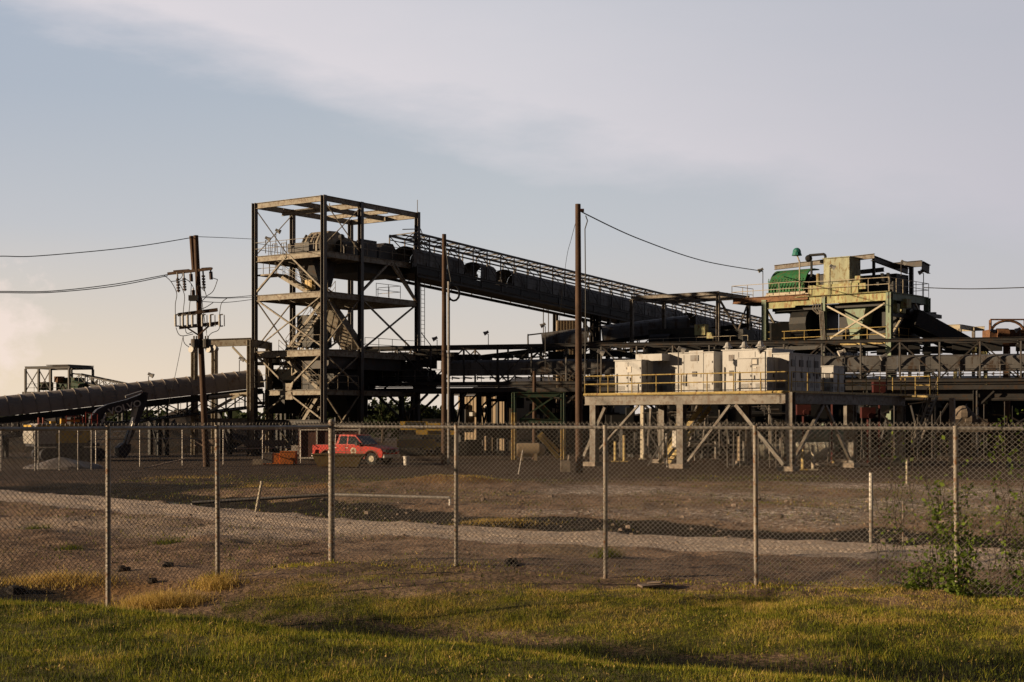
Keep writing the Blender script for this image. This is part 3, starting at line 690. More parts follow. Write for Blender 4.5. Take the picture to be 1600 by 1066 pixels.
ch = MB(); ch.box(T(4.3, 3.6, 10.0), (1.8, 2.2, 2.6), T.ax()); ch.box(T(2.6, 3.6, 6.2), (3.6, 3.0, 1.9), T.ax()); ch.box(T(5.8, 1.6, 4.2), (1.7, 1.6, 1.8), T.ax())
ch.prism([(-1.6, 1), (1.6, 1), (.6, -1.6), (-.6, -1.6)], T(2.2, 6.4, 4.6), T.v, Z, T.u*2.4); ch.build('lower_machinery', M['black'], tw)
# steep lattice hood climbing inside the tower
lt = MB(); a0, a1 = T(7.2, 2.6, 8.1), T(2.9, 3.6, 10.9)
for k in (0, 1.4):
    o1 = T.v*k; lt.beam(a0+o1, a1+o1, .1); lt.beam(a0+o1+Z*-1.6, a1+o1+Z*-1.6, .12)
    for i in range(13):
        c = a0.lerp(a1, i/12)+o1; lt.beam(c, c-Z*1.6, .06)
        if i < 12: lt.beam(c-Z*1.6*(i % 2), a0.lerp(a1, (i+1)/12)+o1-Z*1.6*((i+1) % 2), .06)
lt.build('lattice_hood', M['cream'], tw)
lr = MB()
for k in (0, .5): lr.tube(T(-.3, D_+.1+k, 7.8), T(-.3, D_+.1+k, Z1+2.3), .03, 5)
for i in range(28): lr.tube(T(-.3, D_+.1, 8+i*.36), T(-.3, D_+.6, 8+i*.36), .018, 4)
lr.pipe([T(-.3, D_+.1, 10.2), T(-.7, D_+1.1, 9.0), T(-.7, D_+1.1, 7.6)], .04, 5); lr.tube(T(0, D_, ZT), T(0, D_, ZT+1.1), .03, 5)
lr.pipe([T(-.1, 9.6, Z1+2.7), T(-.1, D_+.3, Z1+3.0), T(-.1, D_+.8, Z1+2.2)], .04, 5); lr.pipe([T(-.1, 9.2, Z1+1.6), T(-.1, D_, Z1+1.8)], .035, 5)
lr.build('ladder', M['beamp'], tw)
# ----------------------------------------------------------------- truss helper
def truss(root, a, b, wd, h, side, pan, chord=.2, web=.12, m=None, top=True, tname='truss_side', xbr=False, alt=True):
    a = V3(a); b = V3(b); side = V3(side); m = m or M['steeld']; L = (b-a).length; n = max(2, round(L/pan))
    for k in (0, 1):
        o = side*wd*k; t_ = MB()
        t_.hbeam(a+o, b+o, chord, chord*1.1); t_.hbeam(a+o-Z*h, b+o-Z*h, chord, chord*1.1)
        for i in range(n+1):
            c = a.lerp(b, i/n)+o; t_.beam(c-Z*chord*.5, c-Z*(h-chord*.5), web)
            if i < n:
                c2 = a.lerp(b, (i+1)/n)+o
                if i % 2 or xbr: t_.beam(c-Z*(chord*.6), c2-Z*(h-chord*.6), web*.8)
                if i % 2 == 0 or xbr: t_.beam(c-Z*(h-chord*.6)+side*.03, c2-Z*(chord*.6)+side*.03, web*.8)
        t_.build(tname, m, root)
    if top:
        t_ = MB()
        for i in range(n+1):
            c = a.lerp(b, i/n); t_.beam(c+side*.12, c+side*(wd-.12), web)
            if i < n: c2 = a.lerp(b, (i+1)/n); t_.beam(c+side*.1-Z*.05, c2+side*(wd-.1)-Z*.05, web*.5)
        t_.build('top_lacing', m, root)
def cover(mb, a, b, side, wd, r, n=8, seg=1.9, rib=True, skirt=.6, gaps=()):
    """half-round sheet cover over a belt from a to b"""
    a = V3(a); b = V3(b); L = (b-a).length; d = (b-a)/L; up = side.cross(d); up = up if up.z > 0 else -up; ns = max(1, round(L/seg)); ctr = side*wd/2
    for i in range(ns):
        if i in gaps: continue
        p = a+d*(L*i/ns+.01)+ctr; q = a+d*(L*(i+1)/ns-.01)+ctr
        ring = [(-wd/2, -skirt)]+[(-wd/2*math.cos(math.pi*j/n), r*math.sin(math.pi*j/n)) for j in range(n+1)]+[(wd/2, -skirt)]
        vs = [c+side*x+up*y for c in (p, q) for x, y in ring]; k = len(ring)
        mb.add(vs, [(j, j+1, k+j+1, k+j) for j in range(k-1)])
        if rib:
            for j in range(k-1):
                x0, y0 = ring[j]; x1, y1 = ring[j+1]; mb.beam(q+side*x0*1.02+up*y0*1.02, q+side*x1*1.02+up*y1*1.02, .05, .05, up=d)
def idlers(root, a, b, side, wd, sp, z, m=None):
    a = V3(a); b = V3(b); L = (b-a).length; n = round(L/sp); t_ = MB()
    for i in range(n+1): c = a.lerp(b, i/n)+Z*z; t_.tube(c+side*.2, c+side*(wd-.2), .075, 6); t_.beam(c+side*.15-Z*.2, c+side*.15+Z*.1, .06)
    t_.build('idler_rollers', m or M['steeld'], root)
# ----------------------------------------------------------------- long sloping conveyor gallery
A = V3((-11.2, 116.0, 18.85)); Bd = V3((28.1, 160, 14.20)); d_ = Bd-A; Bz = A+d_*1.42
hz = V3((d_.x, d_.y, 0)).normalized(); sd = V3((-hz.y, hz.x, 0)); W2 = 3.0
sg = thing('conveyor_gallery', 'long sloping conveyor gallery running down from the tall tower to the green tower', 'conveyor', (A.x, A.y, 0))
S0 = A+d_.normalized()*4.5; Ln = (Bz-S0).length
t_ = MB()
for k in (0, 1):
    t_.beam(S0+sd*W2*k, Bz+sd*W2*k, .14, .18); t_.beam(S0+sd*W2*k-Z*.35, Bz+sd*W2*k-Z*.35, .07, .07); t_.beam(S0+sd*W2*k-Z*1.1, Bz+sd*W2*k-Z*1.1, .1, .12)
    n = 44
    for i in range(n+1):
        c = S0.lerp(Bz, i/n)+sd*W2*k; t_.beam(c, c-Z*2.9, .09)
        if i < n and i % 2 == 1: t_.beam(c-Z*1.1, S0.lerp(Bz, (i+1)/n)+sd*W2*k-Z*2.85, .055)
        if i < n and i % 2 == 0: t_.beam(c-Z*.05, S0.lerp(Bz, (i+1)/n)+sd*W2*k-Z*1.1, .06)
n = 44
for i in range(n+1):
    c = S0.lerp(Bz, i/n); t_.beam(c, c+sd*W2, .08)
    if i < n: c2 = S0.lerp(Bz, (i+1)/n); t_.beam(c, c2+sd*W2, .06); t_.beam(c+sd*W2, c2, .05)
t_.beam(S0+sd*W2/2-Z*.02, Bz+sd*W2/2-Z*.02, .35, .05)
t_.build('roof_truss', M['colp'], sg)
cv = MB(); cover(cv, S0+sd*.15-Z*1.75, Bz+sd*.15-Z*1.75, sd, 2.5, .75, 8, 2.1, False, 1.15, (3, 5, 19)); cv.build('belt_cover', M['coverg'], sg)
t_ = MB(); t_.box((S0+Bz)/2+sd*W2/2-Z*3.15, (Ln, W2+.7, .5), (d_.normalized(), sd, d_.normalized().cross(sd)))
t_.build('belt_deck', M['black'], sg)
t_ = MB()
for k in (-.35, W2+.35):
    t_.hbeam(S0+sd*k-Z*2.75, Bz+sd*k-Z*2.75, .14, .22); t_.hbeam(S0+sd*k-Z*3.6, Bz+sd*k-Z*3.6, .16, .24)
    for i in range(31):
        c = S0.lerp(Bz, i/30)+sd*k; t_.beam(c-Z*2.8, c-Z*3.55, .08)
    rail(t_, [S0+sd*k-Z*2.65, Bz+sd*k-Z*2.65], 1.0, 2.2, .022)
t_.build('walkway_truss', M['steeld'], sg)
idlers(sg, S0-Z*2.35, Bz-Z*2.35, sd, W2, 1.6, 0)
for (f, w_) in ((.345, 2.2), (.60, 1.2), (.86, 1.2)):
    c = S0.lerp(Bz, f); zt = c.z-3.7; t_ = MB()
    for k in (0, W2):
        for e in (-w_, w_): t_.hbeam(V3((c.x, c.y, 0))+sd*k+hz*e*.7, V3((c.x, c.y, zt))+sd*k+hz*e*.35, .3, .3)
        for j in range(3): za, zb = zt*j/3, zt*(j+1)/3; t_.beam(V3((c.x, c.y, za))+sd*k+hz*w_*.6, V3((c.x, c.y, zb))+sd*k-hz*w_*.45, .12); t_.beam(V3((c.x, c.y, za))+sd*k-hz*w_*.6, V3((c.x, c.y, zb))+sd*k+hz*w_*.45, .12)
    t_.build('support_bent', M['steeld'], sg)
c = P(885, 500, 137); t_ = MB(); t_.box((c.x, 137, 6.3), (1.9, 2.2, 12.0)); 
for i in range(7): t_.box((c.x-.85+i*.28, 135.87, 6.3), (.1, .06, 12))
one(t_, 'support_column', M['tan'], 'tan ribbed sheet clad column holding up the sloping conveyor', 'column', (c.x, 137, 0))
t_ = MB()
for px in (849, 857): t_.tube(P(px, 478, 138), V3((P(px, 478, 138).x, 138, 0)), .05, 5)
for px in (868, 926, 935):
    q_ = P(px, 500, 139); t_.hbeam((q_.x, 139, 0), (q_.x, 139, 13.2), .4, .4)
t_.beam(P(908, 498, 139), P(932, 532, 139), .22); t_.beam(P(908, 514, 139), P(932, 514, 139), .15); t_.beam(P(935, 498, 139), P(908, 532, 139), .14)
one(t_, 'support_frame', M['steeld'], 'dark braced steel legs beside the tan clad column under the sloping conveyor', 'support', (q_.x, 139, 0))
# ----------------------------------------------------------------- level gallery across the right half
g0 = V3((-8.9, 119.0, CZ+112/18.67)); gd = V3((.963, -.269, 0)).normalized(); gs = V3((.269, .963, 0)); GL = 58
g0 = g0-gd*3.6; ga = g0; gb = g0+gd*GL; GH = 3.05
gg = thing('conveyor_gallery', 'long level conveyor gallery with a grey belt cover behind the fence and poles', 'conveyor', (ga.x, ga.y, 0))
truss(gg, ga, gb, 3.2, GH, gs, 2.9, .24, .12, M['steeld'])
cv = MB(); cover(cv, ga+gd*6.5+gs*.8-Z*1.35, gb+gs*.8-Z*1.35, gs, 1.9, .3, 8, 2.4, False, .95); cv.build('belt_cover', M['coverg'], gg)
t_ = MB(); t_.box((ga+gb)/2+gs*1.6-Z*(GH+.02), (GL, 3.3, .16), (gd, gs, Z)); t_.box((ga+gb)/2+gs*.35-Z*(GH-.1), (GL, .6, .05), (gd, gs, Z)); t_.build('walkway_deck', M['steeld'], gg)
t_ = MB(); t_.beam(ga-Z*(GH+.55), gb-Z*(GH+.55), .25, .35); t_.beam(ga+gs*3-Z*(GH+.55), gb+gs*3-Z*(GH+.55), .25, .5); t_.beam(ga-Z*(GH-.45)+gs*.05, gb-Z*(GH-.45)+gs*.05, .06, .06)
t_.tube(ga-Z*(GH+.28)-gs*.2, gb-Z*(GH+.28)-gs*.2, .06, 6); t_.box((ga+gd*20+gb)/2+gs*1.7-Z*(GH+.95), (GL-20, 2.4, .9), (gd, gs, Z)); t_.tube(ga+gd*14-Z*(GH+1.2)+gs*.3, gb-Z*(GH+1.5)+gs*.3, .14, 7); t_.tube(ga+gd*9-Z*(GH+.9)+gs*3, gb-Z*(GH+.9)+gs*3, .1, 7); t_.build('service_beam', M['steeld'], gg)
idlers(gg, ga+gd*2+gs*.5-Z*2.55, gb+gs*.5-Z*2.55, gs, 2.2, 1.1, 0)
t_ = MB(); random.seed(21)
s_ = 3.0
while s_ < GL-1:
    l_ = random.uniform(.5, 1.9); c = ga+gd*(s_+l_/2)+gs*random.uniform(1.6, 2.8)-Z*random.uniform(.45, .95)
    if random.random() < (.85 if s_ < 24 else .6): t_.box(c, (l_, random.uniform(.4, .9), random.uniform(.25, .7)), (gd, gs, Z))
    if random.random() < .5: t_.tube(c+gs*.5-gd*l_, c+gs*.5+gd*l_+Z*random.uniform(-.2, .2), .07, 6)
    s_ += l_*random.uniform(.8, 1.2)
t_.build('return_rollers', M['black'], gg)
t_ = MB(); rail(t_, [ga-Z*(GH-.1)+gs*.22, gb-Z*(GH-.1)+gs*.22], 1.05, 1.45, .025); t_.build('handrail', M['galv'], gg)
for k, f in enumerate((3.2, 7.6, 10.0, 17, 25, 33, 41, 49, 56)):
    c = ga+gd*f; zt = c.z-GH-.75; t_ = MB()
    for j in (.1, 3.0):
        t_.hbeam(V3((c.x, c.y, 0))+gs*j, V3((c.x, c.y, zt))+gs*j, .32, .32)
        if k in (0, 4): t_.beam(V3((c.x, c.y, zt-2.2))+gs*j, V3((c.x, c.y, zt-.1))+gs*j+gd*2.3, .18); t_.beam(V3((c.x, c.y, zt-2.2))+gs*j, V3((c.x, c.y, zt-.1))+gs*j-gd*2.3, .18)
        else: t_.beam(V3((c.x, c.y, zt-1.4))+gs*j, V3((c.x, c.y, zt-.1))+gs*j+gd*1.3, .12)
    t_.beam(V3((c.x, c.y, .5))+gs*.1, V3((c.x, c.y, zt-.4))+gs*3, .12); t_.beam(V3((c.x, c.y, zt-.4))+gs*.1, V3((c.x, c.y, .5))+gs*3, .12)
    t_.build('support_bent', M['steeld'], gg)
# ----------------------------------------------------------------- raised belt conveyor behind the level gallery
m0 = P(690, 545, 128); m1 = P(1175, 487, 128); mh = m1-m0; md = V3((mh.x, mh.y, 0)).normalized(); ms = V3((-md.y, md.x, 0))
mc = thing('belt_conveyor', 'dark belt conveyor with two sheet hoods behind the level gallery', 'conveyor', (m0.x, m0.y, 0))
truss(mc, m0-Z*1.1, m1-Z*1.1, 1.8, 1.0, ms, 1.3, .18, .09, M['black'])
t_ = MB(); t_.box((m0+m1)/2+ms*.9-Z*1.15, ((m1-m0).length, 1.5, .35), (mh.normalized(), ms, mh.normalized().cross(ms))); t_.build('belt', M['black'], mc)
for (f0, f1) in ((.325, .47), (.52, .80)):
    cv = MB(); a_, b_2 = m0.lerp(m1, f0), m0.lerp(m1, f1); cover(cv, a_-Z*.5, b_2-Z*.5, ms, 1.8, .9, 8, 2, False, .5)
    h = cv.build('belt_hood', M['coverg'], mc)
    h2 = MB(); a3 = a_-mh.normalized()*1.3+ms*.9-Z*.5; 
    h2.pipe([a3+ms*.9*math.cos(math.pi*j/8)+Z*.9*math.sin(math.pi*j/8) for j in range(9)], .07, 5); h2.beam(a3+Z*.85, a_+ms*.9+Z*.35, .12); h2.build('end_hoop', M['steeld'], h)
for f in (.18, .45, .7, .92):
    c = m0.lerp(m1, f); t_ = MB()
    for j in (0, 1.8): t_.beam(V3((c.x, c.y, 0))+ms*j, V3((c.x, c.y, c.z-2.1))+ms*j, .25)
    t_.beam(V3((c.x, c.y, c.z-4))+ms*.1, V3((c.x, c.y, c.z-2.4))+ms*1.7, .1); t_.build('support_leg', M['black'], mc)
# drive platform under the canopy frame
cf = Fr((P(1122, 455, 118).x, 118, 0), (-.80, .60, 0), (.60, .80, 0)); zc = CZ+200/18.83
cn_ = thing('canopy_frame', 'open steel canopy frame standing over the belt drive left of the green tower', 'frame', cf(0, 0))
for (u, v) in ((0, 0), (8.4, 0), (0, 5.4), (8.4, 5.4)):
    t_ = MB(); t_.hbeam(cf(u, v, 0), cf(u, v, zc-.3), .28, .28); t_.build('column', M['steel'], cn_)
t_ = MB()
for v in (0, 5.4): t_.hbeam(cf(-.1, v, zc-.15), cf(8.5, v, zc-.15), .2, .3)
for u in (0, 4.2, 8.4): t_.hbeam(cf(u, .12, zc-.2), cf(u, 5.3, zc-.2), .2, .3)
for v in (1.8, 3.6): t_.hbeam(cf(.1, v, zc-.1), cf(8.3, v, zc-.1), .14, .2)
t_.beam(cf(0, 0, zc-.5), cf(0, 5.4, zc-4.6), .14); t_.beam(cf(0, 5.4, zc-.5), cf(0, 2.6, zc-4.4), .12)
t_.build('roof_frame', M['steel'], cn_)
t_ = MB(); t_.box(cf(3, 2.7, 8.35), (12, 5.6, .4), cf.ax()); t_.build('deck', M['black'], cn_)
t_ = MB(); rail(t_, [cf(8.4, -.1, 8.6), cf(-2.8, -.1, 8.6)], 1.1, 1.6); t_.build('handrail', M['cream'], cn_)
t_ = MB(); t_.box(cf(4.6, 2.0, 9.6), (5.5, 2, 2.0), cf.ax()); t_.box(cf(.2, 3.4, 9.5), (2.5, 2, 1.8), cf.ax()); t_.tube(cf(7, 1, 9.6), cf(5, 1, 9.6), .6, 10); t_.build('drive_machinery', M['black'], cn_)
t_ = MB(); t_.box(cf(1.9, .6, 10.35), (1.0, .6, .9), cf.ax()); t_.prism([(0, 0), (.6, 0), (.4, .5), (0, .5)], cf(1.3, .4, 9.6), -cf.u, Z, cf.v*.4); t_.build('control_box', M['olive'], cn_)
# ----------------------------------------------------------------- green tower
Gt = Fr((29.2, 110, 0), (-.76, .65, 0), (.65, .76, 0)); GZ = 12.75; GW, GD = 11.0, 6.8
gt = thing('drive_tower', 'pale green steel tower with yellow green deck beams and a bright green hood on top', 'tower', Gt(0, 0))
for (u, v) in ((0, 0), (GW, 0), (0, GD), (GW, GD), (5.6, 0), (5.6, GD)):
    t_ = MB(); zl = 0 if not (u == 0 and v == 0) else 0
    t_.hbeam(Gt(u, v, zl), Gt(u, v, GZ-.1), .42 if u != 5.6 else .3, .42 if u != 5.6 else .3, .04, up=Gt.v); t_.build('column', M['pgreen'], gt)
t_ = MB(); t_.hbeam(Gt(-.1, 0, GZ-.38), Gt(8.2, 0, GZ-.38), .26, .66); t_.hbeam(Gt(8.2, 0, GZ-.55), Gt(GW-.2, 0, GZ-.55), .26, .6); t_.hbeam(Gt(-.1, 0, GZ-.02), Gt(8, 0, GZ-.02), .5, .06, .02)
t_.build('front_deck_beam', M['olive'], gt)
t_ = MB(); t_.hbeam(Gt(0, .25, GZ-.35), Gt(0, GD+.1, GZ-.35), .26, .62); t_.hbeam(Gt(0, .3, 9.0), Gt(0, GD, 9.0), .2, .4); t_.hbeam(Gt(GW, .25, GZ-.4), Gt(GW, GD, GZ-.4), .2, .5); t_.hbeam(Gt(.2, GD, GZ-.4), Gt(GW, GD, GZ-.4), .2, .5)
t_.hbeam(Gt(.2, 1.6, GZ-.9), Gt(GW, 1.6, GZ-.9), .2, .5)
t_.build('side_deck_beam', M['pgreen'], gt)
t_ = MB(); t_.hbeam(Gt(7.0, -.1, GZ-.05), Gt(14.0, -.1, GZ-.05), .3, .45); t_.hbeam(Gt(14.0, 0, GZ-.05), Gt(14.0, 3.4, GZ-.05), .2, .4); t_.hbeam(Gt(11, 3.4, GZ-.05), Gt(14, 3.4, GZ-.05), .2, .4); t_.box(Gt(12.5, 1.7, GZ+.12), (3, 3.2, .06), Gt.ax())
t_.build('side_platform', M['rust'], gt)
t_ = MB(); t_.box(Gt(5.5, 3.4, GZ+.02), (10.6, 6.4, .08), Gt.ax()); t_.box(Gt(5.5, 3.4, GZ-.9), (10.2, 5.8, .3), Gt.ax()); t_.box(Gt(5.5, 3.0, 8.6), (10.8, 6, .3), Gt.ax()); t_.build('deck_floor', M['black'], gt)
hr = MB(); rail(hr, [Gt(14.1, -.1, GZ+.15), Gt(8.1, -.15, GZ+.15), Gt(6.9, -.1, GZ+.05), Gt(0, -.1, GZ)], 1.08, 1.7, .03)
rail(hr, [Gt(0, 0, GZ), Gt(0, GD+.3, GZ)], 1.08, 1.1, .028); rail(hr, [Gt(14.1, -.1, GZ+.15), Gt(14.1, 3.3, GZ+.15)], 1.08, 1.6, .03); rail(hr, [Gt(0, GD+.3, GZ), Gt(6, GD+.3, GZ)], 1.08, 1.7, .028)
hr.build('handrail', M['cream'], gt)
hr = MB(); rail(hr, [Gt(GW, -.05, 8.85), Gt(0, -.05, 8.85), Gt(0, GD, 8.85)], 1.15, 1.75, .032); hr.beam(Gt(.3, -.1, 8.75), Gt(5.4, -.1, 8.75), .1, .14); hr.build('lower_handrail', M['yellow'], gt)
t_ = MB(); t_.beam(Gt(5.3, 0, GZ-.9), Gt(.3, 0, 9.2), .16, .13); t_.beam(Gt(.4, .05, GZ-.9), Gt(5.2, .05, 9.2), .16, .13)
t_.beam(Gt(0, .3, 9.3), Gt(0, 2.4, GZ-1.8), .18); t_.beam(Gt(0, GD, GZ-2.6), Gt(0, GD-2.2, GZ-.7), .14); t_.beam(Gt(GW, .2, GZ-.8), Gt(GW, 3.4, 9.2), .14); t_.build('cross_brace', M['cream'], gt)
t_ = MB(); t_.beam(Gt(-.1, .1, GZ-1.75), Gt(-.1, GD+1.7, GZ-1.9), .2, .36); t_.beam(Gt(-.4, 2.5, GZ-1.45), Gt(-.4, GD+1.7, GZ-1.55), .2, .3)
for k in range(5): t_.box(Gt(-.2, 3.0+k*1.1, GZ-1.45), (.5, .35, .45), Gt.ax())
t_.build('conveyor_stringer', M['steeld'], gt)
t_ = MB(); t_.box(Gt(-.15, .75, GZ-1.3), (.5, .5, .7), Gt.ax()); t_.box(Gt(-.15, 1.75, GZ-1.45), (.5, .55, .35), Gt.ax()); t_.box(Gt(-.1, 2.7, GZ-.8), (.5, .8, .7), Gt.ax()); t_.build('bearing_housing', M['olive'], gt)
t_ = MB(); t_.prism([(-1.0, 0), (1.0, 0), (.7, -1.4), (.42, -2.2), (.4, -3.4), (-.4, -3.4), (-.42, -2.2)], Gt(3.4, .9, GZ-.8), -Gt.u, Z, Gt.v*1.5); t_.build('discharge_chute', M['pgreen'], gt)
t_ = MB(); t_.box(Gt(8.3, 3.6, 10.4), (2.6, 3, 3.6), Gt.ax()); t_.tube(Gt(8.9, 1.4, 10.6), Gt(7.4, 1.4, 10.6), 1.2, 14); t_.box(Gt(2.9, 4.2, 10.6), (5.4, 3.4, 3.6), Gt.ax()); t_.box(Gt(.9, 2.6, 10.1), (1.2, 1.6, 2.4), Gt.ax()); t_.tube(Gt(4.6, 2.2, 9.6), Gt(1.4, 2.2, 9.6), .5, 10); t_.box(Gt(5, 3.2, 9.3), (9.6, 3.6, 1.0), Gt.ax())
t_.build('machinery', M['black'], gt)
t_ = MB()
for i in range(4): t_.pipe([Gt(6.4-i*.22, -.2, GZ-.6), Gt(6.5-i*.25, -.25, GZ-1.1), Gt(6.0-i*.1, -.3, GZ-1.5), Gt(5.5+i*.12, -.3, GZ-1.3+.05*i), Gt(5.3+i*.12, -.3, 8.6)], .04, 5)
t_.build('conduit_loops', M['steel'], gt)
# conveyor descending behind to the right
t_ = MB(); t_.beam(Gt(-.2, 3.2, GZ-1.9), Gt(-2.6, 8.2, 8.6), 1.8, 1.3); t_.build('tail_conveyor', M['black'], gt)
# on the deck: green hood
hp = [(0, 0)]+[(1.75-1.75*math.cos(a_*math.pi/2/8), 1.95*math.sin(a_*math.pi/2/8)) for a_ in range(9)]
hp2 = [(x+.06, y-.0) if i == 0 else (x+.08, y-.08) for i, (x, y) in list(enumerate(hp))[::-1]]
t_ = MB(); t_.prism(hp+[(2.6, 1.95), (2.6, 1.86)]+hp2, Gt(7.8, .7, GZ+.55), Gt.v, Z, Gt.u*3.3)
for i in range(12): t_.box(Gt(7.95+i*.28, .66, GZ+1.15), (.05, .05, 1.1), Gt.ax())
t_.box(Gt(9.45, .64, GZ+1.45), (3.3, .06, .05), Gt.ax())
t_.build('green_hood', M['green'], gt)
t_ = MB(); t_.tube(Gt(7.9, 2.4, GZ+1.2), Gt(11, 2.4, GZ+1.2), .85, 14); t_.box(Gt(6.8, 2.8, GZ+1.0), (1.6, 2.0, 1.7), Gt.ax()); t_.box(Gt(3.2, 4.4, GZ+.9), (4.4, 2.2, 1.6), Gt.ax()); t_.box(Gt(1.4, 2.6, GZ+.5), (1.6, 1.4, .9), Gt.ax())
for k in (.8, 1.3): t_.prism([(0, 0), (.3, 0), (-.5, 1.6), (-.7, 1.6)], Gt(k, 2.2, GZ), Gt.v, Z, Gt.u*.2)
t_.build('head_pulley', M['black'], gt)
t_ = MB(); t_.beam(Gt(11.2, .6, GZ+.42), Gt(7.6, .6, GZ+.42), .12, .22); t_.beam(Gt(11.2, .35, GZ+.25), Gt(7.2, .35, GZ+.25), .1, .1); t_.build('hood_sill', M['cream'], gt)
t_ = MB(); t_.box(Gt(4.6, 1.1, GZ+1.75), (2.25, 1.9, 2.3), Gt.ax()); t_.box(Gt(4.6, 1.1, GZ+2.95), (2.45, 2.1, .06), Gt.ax()); t_.box(Gt(3.2, .4, GZ+.65), (.5, .5, .8), Gt.ax()); t_.build('gearbox_housing', M['palegn'], gt)
t_ = MB(); t_.box(Gt(4.9, .35, GZ+.42), (4.4, .5, .85), Gt.ax()); t_.box(Gt(3.9, .4, GZ+.55), (3.6, .45, .45), Gt.ax()); t_.tube(Gt(6.3, .3, GZ+.5), Gt(6.3, .3, GZ+1.8), .14, 8); t_.box(Gt(2.75, .3, GZ+1.1), (.45, .4, .55), Gt.ax()); t_.build('machine_base', M['olive'], gt)
t_ = MB(); t_.hbeam(Gt(11.2, 1.9, GZ+2.75), Gt(2.2, 1.9, GZ+3.05), .25, .38); t_.build('monorail_beam', M['steel'], gt)
t_ = MB(); t_.hbeam(Gt(2.4, 1.9, GZ+2.9), Gt(2.4, 8.4, GZ+2.35), .25, .45); t_.hbeam(Gt(2.4, 5.8, GZ+2.6), Gt(-.1, 5.6, GZ+2.6), .25, .5); t_.hbeam(Gt(0, 5.8, GZ+2.45), Gt(.0, 7.2, GZ+2.25), .25, .7); t_.hbeam(Gt(.9, 5.8, GZ), Gt(.9, 5.8, GZ+2.4), .3, .3); t_.hbeam(Gt(2.4, 2.2, GZ+1.0), Gt(2.4, 2.2, GZ+2.9), .2, .2); t_.hbeam(Gt(9, 4.4, GZ+2.0), Gt(2.6, 4.4, GZ+2.2), .2, .35); t_.build('crane_beam', M['steeld'], gt)
t_ = MB(); t_.tube(Gt(7.8, 0, GZ-.1), Gt(7.8, 0, GZ+2.9), .06, 6); t_.tube(Gt(7.8, 0, GZ+2.8), Gt(8.0, 0, GZ+3.3), .06, 6); t_.build('lamp_post', M['cream'], gt)
t_ = MB(); t_.ball(Gt(8.05, 0, GZ+3.65), .34, 10, 8); t_.tube(Gt(8.05, 0, GZ+3.35), Gt(8.05, 0, GZ+3.6), .42, 12, .34); t_.build('bell_lamp', M['teal'], gt)
t_ = MB(); t_.pipe([Gt(7.2, .5, GZ+3.0), Gt(7.2, .5, GZ+3.35), Gt(6.9, .5, GZ+3.35), Gt(5.9, .5, GZ+3.35), Gt(5.75, .5, GZ+3.2), Gt(5.75, .5, GZ+1.4)], .11, 7); t_.ball(Gt(7.25, .5, GZ+3.1), .3, 8, 6); t_.tube(Gt(7.0, .5, GZ+2.9), Gt(7.0, .5, GZ+1.6), .1, 6); t_.build('exhaust_pipe', M['black'], gt)
# ----------------------------------------------------------------- electrical platform
Pf = Fr((15.27, 78, 0), (-.78, .63, 0), (.63, .78, 0)); PZ = CZ+43/28.49; PW, PD = 13.9, 15.2
pf = thing('equipment_platform', 'raised steel platform with yellow handrail carrying pale electrical cabinets', 'platform', Pf(0, 0))
t_ = MB(); t_.hbeam(Pf(.2, 0, PZ-.38), Pf(PW, 0, PZ-.38), .22, .56); t_.build('front_beam', M['steel'], pf)
t_ = MB(); t_.hbeam(Pf(0, .2, PZ-.38), Pf(0, PD, PZ-.38), .22, .56); t_.hbeam(Pf(PW, .1, PZ-.38), Pf(PW, 7.8, PZ-.38), .2, .5); t_.hbeam(Pf(.2, 7.9, PZ-.38), Pf(PW, 7.9, PZ-.38), .2, .5); t_.build('side_beam', M['steel'], pf)
t_ = MB()
for u in (3.5, 7, 10.5): t_.beam(Pf(u, .2, PZ-.4), Pf(u, 7.8, PZ-.4), .15, .4)
t_.box(Pf(PW/2, 4, PZ-.06), (PW-.1, 8.1, .08), Pf.ax()); t_.box(Pf(1.8, 11.5, PZ-.06), (3.8, 7.0, .08), Pf.ax()); t_.build('deck', M['steeld'], pf)
for (u, v) in ((0.0, 0.02), (7.0, 0), (13.2, 0), (0, 7.6), (0, 14.6), (7, 7.6), (13.2, 7.6), (3.6, 14.6)):
    t_ = MB(); t_.hbeam(Pf(u, v, .2), Pf(u, v, PZ-.66 if (u, v) != (0, .02) else PZ-.02), .42, .42, .04, up=Pf.v); c = t_.build('column', M['steel'], pf)
    t_ = MB(); t_.box(Pf(u+.12, v-.05, .1), (.95, .8, .32), Pf.ax()); t_.build('footing', M['conc'], c)
t_ = MB(); t_.beam(Pf(3.4, 0, PZ-.7), Pf(.4, 0, .35), .2, .2); t_.beam(Pf(3.8, .05, PZ-.7), Pf(6.6, .05, .4), .14, .14); t_.beam(Pf(12.4, 0, PZ-.8), Pf(13.9, -.1, .6), .18, .18); t_.beam(Pf(0, .3, .5), Pf(0, 3.9, PZ-.7), .18, .18); t_.beam(Pf(0, 7.3, .5), Pf(0, 4.2, PZ-.7), .16, .16); t_.beam(Pf(10, 0, PZ-.7), Pf(13, 0.04, .9), .12, .12); t_.build('diagonal_brace', M['steel'], pf)
hr = MB(); rail(hr, [Pf(PW, -.02, PZ), Pf(.1, -.02, PZ)], 1.1, 1.72, .035, rows=(1., .55)); hr.tube(Pf(PW, -.12, PZ-.02), Pf(-.05, -.12, PZ-.02), .085, 8); rail(hr, [Pf(PW, 0, PZ), Pf(PW, 3.2, PZ)], 1.1, 1.6, .035); hr.build('front_handrail', M['yellow'], pf)
hr = MB(); rail(hr, [Pf(-.02, .1, PZ), Pf(-.02, PD, PZ)], 1.1, 1.8, .032); hr.beam(Pf(-.1, .0, PZ), Pf(-.1, PD, PZ), .05, .12); hr.build('side_handrail', M['yellow'], pf)
